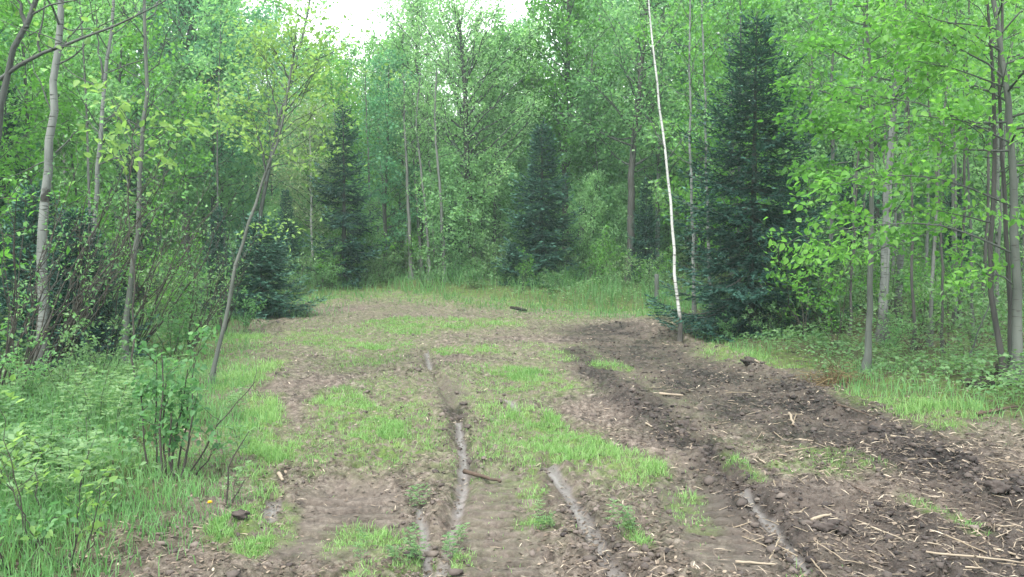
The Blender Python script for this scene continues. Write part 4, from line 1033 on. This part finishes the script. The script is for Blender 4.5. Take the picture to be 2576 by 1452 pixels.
def shrubs():
    rng = np.random.default_rng(401)
    # near shrub of dark upright stems (traced)
    D = 6.15; bx, by, bz = ground_at(425, D); base = np.array([bx, by, bz - .02])
    stems = [[(372, 1222), (362, 1110), (358, 1040), (352, 990)], [(398, 1220), (392, 1080), (390, 980), (396, 900)], [(410, 1222), (404, 1100), (408, 960), (404, 880)], [(430, 1215), (434, 1120), (462, 1010), (470, 930)],
             [(440, 1212), (452, 1130), (470, 1060), (482, 960), (500, 880)], [(450, 1215), (470, 1150), (480, 1080), (486, 990)], [(462, 1216), (500, 1160), (540, 1080), (580, 1030), (612, 990), (640, 962)], [(470, 1222), (520, 1160), (560, 1110)], [(440, 1220), (425, 1150), (430, 1040)], [(418, 1222), (412, 1060), (418, 940)]]
    r = thing('stem_shrub', 'shrub of dark upright bare-footed stems with one long bough slanting over the mud', 'shrub', tuple(base))
    lf = Bag(); LP = []
    for i, st in enumerate(stems):
        b = Bag(); P = poly_resample([at_depth(p[0], p[1], D + .12 * math.sin(i * 2.1)) - base for p in st], 10, .006, rng)
        P[0, 2] = min(P[0, 2], 0)
        v, q, _ = tubes(P, np.linspace(.0085, .0035, 10)[None] * rng.uniform(.75, 1.15), 6); b.add(v, f4=q)
        for j in range(5):
            s = rng.uniform(.35, 1); o = interp_curve(P, np.array([s]))
            d = unit(rng.normal(0, 1, (1, 3)) * np.array([1, 1, .4]) + np.array([0, 0, .9]))
            c = limb_curves(o, d, np.array([rng.uniform(.08, .22)]), 4, np.array([.2]), .08, rng); v, q, _ = tubes(c, np.linspace(.003, .0015, 4)[None], 3); b.add(v, f4=q)
            if i not in (6, 7) or rng.random() < .4:
                m = rng.integers(10, 22); LP.append(interp_curve(c[0], rng.uniform(.2, 1.1, m)) + rng.normal(0, .035, (m, 3)))
        part(r, b.build('stem', M['twig'], r, True))
    LP = np.concatenate(LP); n = len(LP); ax = rng.normal(0, .7, (n, 3)) + np.array([0, 0, .1]); nor = rng.normal(0, .5, (n, 3)) + np.array([0, -.2, 1.])
    v, f3, f4, t = leaves(LP, ax, nor, rng.uniform(.035, .07, n), .62, True, np.clip(rng.normal(.45, .22, n), 0, 1)); lf.add(v, f3, f4, t)
    part(r, lf.build('foliage', M['bush'], r))
    # bare crooked twig standing in the mud
    D = 5.55; b = Bag(); bx, by, bz = ground_at(568, D); base = np.array([bx, by, bz - .02])
    for st in ([(566, 1282), (572, 1210), (582, 1150), (604, 1120), (626, 1085)], [(572, 1284), (592, 1250), (616, 1205)]):
        P = poly_resample([at_depth(p[0], p[1], D) - base for p in st], 9, .004, rng); P[0, 2] = min(P[0, 2], 0)
        v, q, _ = tubes(P, np.linspace(.0075, .003, 9)[None], 6); b.add(v, f4=q)
    r = thing('bare_sapling', 'bare dark crooked twig standing alone at the edge of the mud', 'sapling', tuple(base)); part(r, b.build('stem', M['twig'], r, True))
    # yellow-green shrub nearest the camera
    for px, D, h, sp, lab in ((70, 4.6, .80, .30, 'yellow-green shrub closest to the camera beside the tall grass'), (10, 4.3, .5, .25, 'small leafy shrub cut off at the bottom corner'), (165, 4.4, .5, .25, 'low yellow-leaved seedling shrub next to the closest shrub')):
        S, lf = shrub(rng, 4, h, sp, 5, .05, r=.005, leaf0=.4, detail=True, nside=5)
        shrub_thing('leafy_shrub', lab, 'shrub', ground_at(px, D), S, lf, 'twig', 'yellow' if D > 4.3 else 'bush')
    # brush of slanting stems on the left
    labs = ['slanting alder stems rising in front of the banded birch', 'dark slanting alder stems crossing the foot of the banded birch', 'thin alder stems slanting between the two aspens', 'tangled alder stems behind the pale aspen', 'leafy alder clump at the photo edge in the brush', 'alder brush right beside the foot of the leaning tree', 'sparse slanting alder stems behind the leaning tree']
    for i, (px, D, h, ns, lx) in enumerate(((70, 9.8, 2.4, 8, .45), (130, 11.0, 2.6, 9, .5), (235, 11.5, 2.4, 8, .45), (330, 12.5, 2.4, 8, .4), (5, 9.0, 2.0, 7, .3), (470, 13.0, 1.5, 6, .3), (560, 16, 1.8, 6, .2))):
        S, lf = shrub(rng, ns + 4, h, .75, 5, .058, (lx, .0), r=.011, leaf0=.35, nside=6, side=.2)
        shrub_thing('alder_shrub', labs[i], 'shrub', ground_at(px, D), S, lf, 'twig', 'bush')
    # bushes that are copied: raspberry and hazel at the wood's edge
    protos = []
    for k, (ns, h, sp, ln, sz, lm) in enumerate(((6, .95, .5, 10, .085, 'bush'), (7, 1.25, .7, 10, .09, 'fern'), (5, 1.7, .6, 10, .09, 'maple'))):
        S, lf = shrub(rng, ns, h, sp, ln, sz, r=.008, leaf0=.15, nside=7, side=.24)
        P0 = thing('leafy_bush', 'x', 'bush', (0, 0, 0), 0, 'bushes along the edge of the wood')
        wood = Bag()
        for b in S:
            for vv, qq in zip(b.v, b.f4): pass
            part(P0, b.build('stem', M['twig'], P0, True))
        part(P0, lf.build('foliage', M[lm], P0)); protos.append([P0, False])
    spots = [  # px, D, scale, kind, label
        (735, 25, 1.0, 1, 'pale leafy bush at the end of the far grass by the round young spruce'), (830, 27.5, 1.1, 1, 'bright bush at the foot of the ghostly willow'), (925, 28, 1.0, 1, 'bright bush at the foot of the ragged far spruce'), (985, 28.5, .9, 0, 'low bush between the ragged spruce and the poles'),
        (1075, 27, .9, 1, 'bush in front of the grey pole clump'), (1150, 28, 1.0, 0, 'low bush left of the feathery tree foot'), (1225, 28, 1.0, 1, 'bush right of the feathery tree foot'), (1305, 27.0, .8, 0, 'small bush beside the narrow far spruce'), (1385, 26.6, .7, 0, 'small pale bush against the foot of the narrow far spruce'),
        (1480, 28, 1.1, 1, 'round bush just right of the narrow far spruce'), (1540, 27, 1.0, 2, 'upright bush left of the straight dark trunk'), (1640, 24, .9, 1, 'bush between the straight dark trunk and the white birch'), (1660, 19.5, .7, 0, 'low brown-stemmed bush by the white birch foot'),
        (1840, 15.2, .45, 0, 'small plant under the skirts of the big spruce, near the birch'), (1930, 14.8, .5, 1, 'pale small plant under the far skirts of the big spruce'), (2110, 13.5, .8, 2, 'upright bush left of the slim maple'), (2130, 16, 1.0, 1, 'bush behind and left of the slim maple'),
        (2245, 12.3, .55, 0, 'small bush right behind the slim maple foot'), (2310, 13, .8, 1, 'leafy bush right of the scarred birch'), (2390, 13.5, .9, 2, 'upright leafy bush behind the slanting dead stem'), (2460, 12.5, .7, 1, 'bush between the slanting dead stem and the edge maples'), (2350, 16, 1.0, 2, 'taller bush deep behind the slanting dead stem'), (2520, 14, .9, 1, 'bush half hidden behind the edge maples'),
        (500, 15, .9, 1, 'leafy bush left of the leaning trunk, before the squat spruce'), (610, 17, .75, 0, 'dark leafy bush touching the leaning trunk'), (430, 12.2, .8, 0, 'leafy bush behind the stem shrub'), (250, 9.9, .6, 1, 'bush in front of the pale aspen foot'), (150, 8.8, .55, 1, 'weedy bush before the banded birch foot'), (40, 8.2, .55, 0, 'bush low at the photo edge below the forked tree'), (20, 10.5, 1.2, 2, 'tall leafy bush behind the forked edge tree'), (390, 16, 1.1, 2, 'tall bush behind the pale aspen'), (700, 22, .5, 0, 'small bush right of the round young spruce')]
    for px, D, s, k, lab in spots:
        loc = ground_at(px, D); e = protos[k]
        if not e[1]:
            o = e[0]; o.location = loc; o.scale = (s,) * 3; o['label'] = lab; e[1] = True
        else: dup(e[0], loc, rng.random() * 6.28, s, lab)
    for (p0, p1), (d0, d1), n, lab in (((720, 1690), (24.8, 27.8), 56, 'fresh green bush in the row along the far grass bank'), ((700, 1700), (28.5, 33), 46, 'dim leafy bush under the trees behind the far bank'), ((1900, 2576), (14, 26), 40, 'leafy bush in the shade of the right-hand wood'), ((-40, 640), (13, 26), 34, 'leafy bush in the shade of the left-hand wood')):
        for i in range(n):
            px, D = rng.uniform(p0, p1), rng.uniform(d0, d1)
            if edge_dist(np.array([(px - W / 2) / F * D]), np.array([D]))[0] < .8: continue
            dup(protos[rng.integers(3)][0], ground_at(px, D), rng.random() * 6.28, rng.uniform(.7, 1.25) * (.62 if 'row' in lab else 1), lab, lab.replace('bush', 'bushes'))
    # leafy weeds on the left bank
    def weed(h, sz, pairs):
        st, lf = Bag(), Bag(); P = poly_resample([(0, 0, 0), (rng.normal(0, .03), rng.normal(0, .03), h * .5), (rng.normal(0, .08), rng.normal(0, .08), h)], 7, .004, rng)
        v, q, _ = tubes(P, np.linspace(.0045, .002, 7)[None], 4); st.add(v, f4=q)
        LP, LA = [], []
        for j in range(pairs):
            s = .2 + .8 * (j + .5) / pairs; o = interp_curve(P, np.array([s]))[0]; az = j * 1.2 + rng.random() * .6; ln = h * .34 * (1.15 - .6 * s)
            for sg in (0, math.pi):
                d = np.array([math.cos(az + sg), math.sin(az + sg), .35]); c = limb_curves(o[None], unit(d[None]), np.array([ln]), 4, np.array([-.25]), .03, rng)[0]
                m = 7; ss = np.linspace(.2, 1, m); LP.append(interp_curve(c, ss)); la = np.cross(d, (0, 0, 1.)); LA.append(d[None] * .7 + la[None] * np.where(np.arange(m) % 2, 1, -1)[:, None] * np.append(np.ones(m - 1), 0)[:, None])
        LP = np.concatenate(LP); LA = np.concatenate(LA); n = len(LP)
        v, f3, f4, t = leaves(LP, LA + rng.normal(0, .15, (n, 3)), np.array([[0, 0, 1.]]) + rng.normal(0, .3, (n, 3)), sz * rng.uniform(.7, 1.2, n), .45, True, np.clip(rng.normal(.6, .18, n), 0, 1)); lf.add(v, f3, f4, t)
        return st, lf
    wp = []
    for h, sz, pr in ((.48, .055, 8), (.36, .048, 7), (.58, .06, 9)):
        st, lf = weed(h, sz, pr); r = thing('leafy_weed', 'x', 'weed', (0, 0, 0), 0, 'feathery weeds on the grassy left-hand bank'); part(r, st.build('stem', M['twig'], r, True)); part(r, lf.build('foliage', M['fern'], r)); wp.append([r, False])
    zones = [((20, 240), (6.6, 8.6), 10, 'feathery pale weed in the thick patch below the banded birch'), ((240, 360), (7.0, 9.2), 12, 'feathery weed just left of the stem shrub'), ((0, 200), (5.0, 6.2), 12, 'leafy weed in the grass behind the closest shrub'), ((300, 520), (8.0, 10.5), 14, 'weed between the stem shrub and the aspen foot'), ((540, 690), (5.2, 9.5), 8, 'small weed at the brink of the mud near the leaning tree'), ((1850, 2150), (12.6, 14.0), 14, 'weed in the bright strip in front of the big spruce'), ((2200, 2560), (9.6, 12), 18, 'weed in the green patch around the rotten log')]
    zones += [((900, 1060), (4.5, 5.0), 9, 'low green weed sprouting in the near mud left of the short rut'), ((1110, 1170), (4.5, 5.0), 5, 'low green weed sprouting at the end of the middle rut'), ((1000, 1100), (5.6, 5.9), 4, 'low green weed sprouting at the head of the short rut'), ((1330, 1400), (5.1, 5.5), 5, 'low green weed sprouting beside the treads'), ((1540, 1600), (5.0, 5.4), 4, 'low green weed sprouting right of the grey rut')]
    for (p0, p1), (d0, d1), n, lab in zones:
        for i in range(n):
            px, D = rng.uniform(p0, p1), rng.uniform(d0, d1); k = rng.integers(3); e = wp[k]; loc = ground_at(px, D); s = rng.uniform(.55, .95) * (.34 if 'sprouting' in lab else .7 if D > 9.5 or p0 > 500 else 1)
            if not e[1]:
                o = e[0]; o.location = loc; o.scale = (s,) * 3; o['label'] = lab; o['group'] = lab + 's'; e[1] = True
            else: dup(e[0], loc, rng.random() * 6.28, s, lab, lab + 's')
    # dandelion
    x, y, z = ground_at(514, 5.35); r = thing('dandelion', 'single yellow dandelion in the grass beside the mud', 'flower', (x, y, z))
    b = Bag(); P = poly_resample([(0, 0, 0), (.01, 0, .05), (.012, -.01, .105)], 6); v, q, _ = tubes(P, np.full((1, 6), .0022), 5); b.add(v, f4=q); part(r, b.build('stem', M['grass_tall'], r, True))
    b = Bag(); n = 44; a = np.arange(n) * 2.4; rr = np.linspace(.0, 1, n); ax = np.stack([np.cos(a), np.sin(a), 1.3 - 1.2 * rr], -1); nor = np.stack([-np.cos(a) * .6, -np.sin(a) * .6, np.full(n, 1.)], -1)
    v, f3, f4, t = leaves(np.tile(P[-1], (n, 1)) + ax * .002, ax, nor, .017, .3, False, rng.random(n)); b.add(v, f3, f4, t); part(r, b.build('flower_head', M['dandelion'], r))
shrubs()

# ================================================================== STICKS, LOGS, STUMPS
def stick_mesh(rng, length, r, bend=.06, knots=1):
    b = Bag(); K = 12; s = np.linspace(0, 1, K)
    P = np.stack([(s - .5) * length, np.cumsum(rng.normal(0, 1, K)) * length * bend / 4, np.abs(np.cumsum(rng.normal(0, 1, K))) * length * bend / 9], -1)
    P[:, 1] -= P[:, 1].mean(); R = r * np.linspace(1, .6, K) * rng.uniform(.85, 1.15, K)
    P = np.concatenate([P[:1] - (P[1] - P[0]) * .02, P, P[-1:] + (P[-1] - P[-2]) * .15]); R = np.concatenate([[r * .05], R, [r * .05]])
    v, q, _ = tubes(P, R[None], 7); b.add(v, f4=q)
    for i in range(knots):
        o = interp_curve(P, np.array([rng.uniform(.3, .8)])); d = unit(np.array([[.6 * rng.choice((-1, 1)), rng.choice((-1, 1)) * .8, .25]]))
        c = limb_curves(o, d, np.array([length * rng.uniform(.08, .2)]), 4, np.array([.1]), .04, rng); v, q, _ = tubes(c, np.linspace(r * .5, r * .1, 4)[None], 5); b.add(v, f4=q)
    return b

def sticks():
    rng = np.random.default_rng(501)
    rows = [  # px0,py0,px1,py1, radius, material, label
        (1170, 1180, 1258, 1210, .022, 'stick_brown', 'dark brown broken stick lying across the end of the middle rut'),
        (1656, 1002, 1718, 1006, .020, 'stick_pale', 'bright split piece of wood lying on the dark track'),
        (1286, 778, 1326, 782, .060, 'rotten', 'short dark log lying before the far grass'),
        (1880, 918, 1925, 938, .022, 'stick_pale', 'pale stick on the dark bank below the big spruce'),
        (1985, 1052, 1998, 1078, .018, 'stick_pale', 'pale chunk standing out on the dark track above the sparse grass'),
        (1902, 1140, 1948, 1180, .012, 'stick_pale', 'forked pale twig lying beside the thin grass of the track'),
        (2010, 1105, 2066, 1112, .010, 'stick_pale', 'pale sliver lying level on the dark track'),
        (2500, 1168, 2545, 1195, .013, 'stick_pale', 'pale twig pointing down at the mud by the edge of the photo'),
        (2350, 1090, 2390, 1112, .008, 'stick_pale', 'thin pale twig at the foot of the right-hand bank'),
        (2190, 1318, 2270, 1350, .008, 'stick_pale', 'thin straw-coloured stick right of the dark mud lump'),
        (2310, 1395, 2576, 1425, .009, 'stick_pale', 'long pale branch lying along the bottom of the litter'),
        (2320, 1424, 2470, 1434, .010, 'stick_pale', 'pale branch lying just below the long one'),
        (2500, 1372, 2600, 1398, .010, 'stick_pale', 'curved pale branch above the long one at the corner'),
        (2400, 1310, 2470, 1360, .006, 'stick_brown', 'thin brown twig over the corner litter'),
        (2232, 1060, 2290, 1052, .009, 'stick_pale', 'pale twig in the grass of the right-hand bank'),
        (1850, 1420, 1950, 1424, .009, 'stick_pale', 'pale stick by the lower end of the wet right-hand rut'),
        (2100, 1050, 2180, 1080, .014, 'stick_brown', 'grey-brown branch on the crest of the dark bank'),
        (2240, 1120, 2330, 1130, .012, 'stick_pale', 'grey branch along the foot of the right-hand bank'),
        (1590, 1388, 1640, 1386, .010, 'stick_pale', 'little pale stick beside the lower end of the grey rut'),
        (1410, 932, 1432, 938, .016, 'stick_pale', 'pale wood chip at the tip of the middle grass patch'),
        (1625, 1072, 1640, 1080, .014, 'stick_pale', 'white chip of wood on the reddish earth by the dark clods'),
        (2060, 1180, 2110, 1178, .009, 'stick_pale', 'short pale twig in the thin grass of the dark track'),
        (2130, 1200, 2190, 1240, .007, 'stick_brown', 'fine brown twig above the small grass tuft'),
        (1740, 1330, 1800, 1350, .007, 'stick_brown', 'fine brown twig left of the wet right-hand rut'),
        (700, 1190, 712, 1205, .02, 'stick_pale', 'pale chip of wood at the left brink of the mud'),
        (2456, 1062, 2560, 1052, .022, 'stick_brown', 'rust-brown branch lying at the foot of the edge maples'),
        (640, 1230, 668, 1226, .008, 'stick_brown', 'small brown twig beside the bare crooked twig'),
        (2040, 1330, 2090, 1318, .014, 'stick_pale', 'pale splinter lying on top of the dark mud lump'),
    ]
    for a, b, c, d, r, m, lab in rows:
        p, q = flat(a, b), flat(c, d); mid = (p + q) / 2; L = float(np.linalg.norm(q - p)); L = min(L, 1.6)
        bag = stick_mesh(rng, L, r * .85, .045, 2 if 'forked' in lab else (1 if L > .4 else 0))
        o = bag.build('stick' if 'log' not in lab and 'chip' not in lab and 'chunk' not in lab else ('log' if 'log' in lab else 'wood_chip'), M[m], None, True)
        o.location = (mid[0], mid[1], hz(mid[0], mid[1]) + r * .8); o.rotation_euler = (rng.uniform(-.2, .2), rng.normal(0, .04), math.atan2(q[1] - p[1], q[0] - p[0]))
        tag(o, lab, 'log' if 'log' in lab else 'stick')
    # many lesser sticks, copies of four
    pro = [stick_mesh(rng, l, r, .04, k) for l, r, k in ((.20, .0035, 1), (.15, .003, 0), (.26, .0042, 1), (.10, .0045, 0))]
    first = [False] * 4; objs = []
    for i, b in enumerate(pro): objs.append(tag(b.build('stick', M['stick_pale' if len(objs) % 2 else 'stick_straw'], None, True), 'x', 'stick'))
    placed = 0
    while placed < 130:
        px, py = rng.uniform(1650, 2620), rng.uniform(930, 1452)
        g = flat(px, py)
        lowest = np.interp(px, [1650, 1760, 1900, 2150, 2400, 2576], [900, 900, 930, 1040, 1110, 1130])
        if py < lowest or px < 1650 + (py - 1100) * .9: continue
        k = placed % 4; lab = 'small straw-coloured stick strewn over the churned right-hand mud'; grp = 'small pale sticks strewn over the right-hand mud'
        if not first[k]: o = objs[k]; first[k] = True
        else:
            o = objs[k].copy(); COL.objects.link(o)
        s = rng.uniform(.6, 1.3); o.scale = (s, s, s); o['label'] = lab; o['group'] = grp
        o.location = (g[0], g[1], hz(g[0], g[1]) + .008); o.rotation_euler = (0, rng.normal(0, .12), rng.random() * 6.28); placed += 1
    # rotten black log by the maples, and dark lumps of turf
    def lump(label, name, px, py, sx, sy, sz, m, seed, cat='lump'):
        rg = np.random.default_rng(seed); nu, nv = 22, 12
        u = np.linspace(0, 2 * math.pi, nu, endpoint=False); v = np.linspace(0.02, math.pi - .02, nv); Uu, Vv = np.meshgrid(u, v)
        d = np.stack([np.cos(Uu) * np.sin(Vv), np.sin(Uu) * np.sin(Vv), np.cos(Vv)], -1).reshape(-1, 3)
        n = 1 + .8 * fbm(d[:, 0] * 2.3 + seed, d[:, 1] * 2.3 + d[:, 2] * 3.1, 4, seed) + .45 * fbm(d[:, 0] * 7 + d[:, 2] * 5, d[:, 1] * 7 + seed, 3, seed + 3)
        P = d * n[:, None] * np.array([sx, sy, sz]) * (.62 if m == 'clod' else 1); idx = np.arange(nu * nv).reshape(nv, nu); nx = np.roll(idx, -1, 1)
        q = np.stack([idx[:-1], nx[:-1], nx[1:], idx[1:]], -1).reshape(-1, 4)
        o = build(name, P, [q], M[m], tint=np.clip(.12 + .25 * rg.random(len(P)), 0, 1)); g = flat(px, py); o.location = (g[0], g[1], hz(g[0], g[1]) + sz * .25)
        return tag(o, label, cat)
    lump('black rotten log half buried in the grass by the edge maples', 'rotten_log', 2485, 1000, .24, .10, .085, 'rotten', 3, 'log')
    lump('black stump of rotten wood on top of the grass behind the rotten log', 'rotten_stump', 2512, 985, .09, .08, .12, 'rotten', 9, 'stump')
    lump('dark lump of mud standing at the lower end of the dark track', 'mud_lump', 2070, 1338, .12, .07, .05, 'clod', 4)
    lump('dark mud lump beside the pale splinter-topped one', 'mud_lump', 2115, 1336, .06, .05, .045, 'clod', 5)
    lump('black overturned clod at the brink of the right-hand bank', 'mud_lump', 2505, 1282, .12, .08, .06, 'clod', 6)
    lump('dark upturned clod at the left brink of the mud', 'mud_lump', 606, 1325, .085, .05, .045, 'clod', 7)
    lump('black clod between the reddish earth and the dark track', 'mud_lump', 1725, 1068, .10, .08, .08, 'clod', 8)
    lump('black clod topping the bank under the big spruce', 'mud_lump', 1890, 925, .16, .10, .09, 'clod', 10)
    # heap of dead brush at the foot of the slim maple
    b = Bag(); n = 420; g = flat(2105, 972); a = rng.uniform(0, 6.28, n); rr = np.minimum(np.abs(rng.normal(0, .4, n)), .85)
    pos = np.stack([np.cos(a) * rr * .75, np.sin(a) * rr * .5, np.abs(rng.normal(0, .10, n)) * np.exp(-rr ** 2)], -1)
    d = unit(rng.normal(0, 1, (n, 3)) * np.array([1, 1, .35])); c = limb_curves(pos, d, rng.uniform(.08, .3, n), 4, np.full(n, -.1), .1, rng)
    t = np.clip(rng.normal(.5, .22, n), 0, 1); v, q, tt = tubes(c, rng.uniform(.002, .006, (n, 1)) * np.linspace(1, .5, 4)[None], 3, t); b.add(v, f4=q, t=tt)
    o = b.build('brush_pile', M['brushwood']); o.location = (g[0], g[1], hz(g[0], g[1])); tag(o, 'heap of dead brown brushwood at the foot of the slim maple', 'brush heap')
    # low stub of a cut trunk beside the white birch
    x, y, z = ground_at(1652, 22.5); b = Bag(); P = poly_resample([(0, 0, 0), (.02, 0, .4), (.0, .02, .85)], 8, .006, rng); P = np.concatenate([P, P[-1:] + [[0, 0, .004]]]); v, q, _ = tubes(P, np.concatenate([np.linspace(.075, .055, 8), [.001]])[None], 9); b.add(v, f4=q)
    o = b.build('snag', M['grey_bark'], None, True); o.location = (x, y, z); tag(o, 'short broken grey stub standing in the far grass left of the white birch', 'stump')
sticks()

# ================================================================== AIR
def haze():
    m, n, out = mat_new('damp_air'); v = n.nodes.new('ShaderNodeVolumePrincipled')
    v.inputs['Color'].default_value = (.70, .96, .88, 1); v.inputs['Density'].default_value = HAZE; v.inputs['Anisotropy'].default_value = .3
    n.links.new(v.outputs[0], out.inputs['Volume'])
    x, y0, y1, z0, z1 = 95, -12, 100, -3, 32
    V = [(-x, y0, z0), (x, y0, z0), (x, y1, z0), (-x, y1, z0), (-x, y0, z1), (x, y0, z1), (x, y1, z1), (-x, y1, z1)]
    o = build('haze', V, [[(3, 2, 1, 0), (4, 5, 6, 7), (0, 1, 5, 4), (1, 2, 6, 5), (2, 3, 7, 6), (3, 0, 4, 7)]], m); tag(o, 'thin damp haze hanging in the clearing', 'haze', kind='stuff')
HAZE = .0013
haze()
print('objects', len(SC.objects))
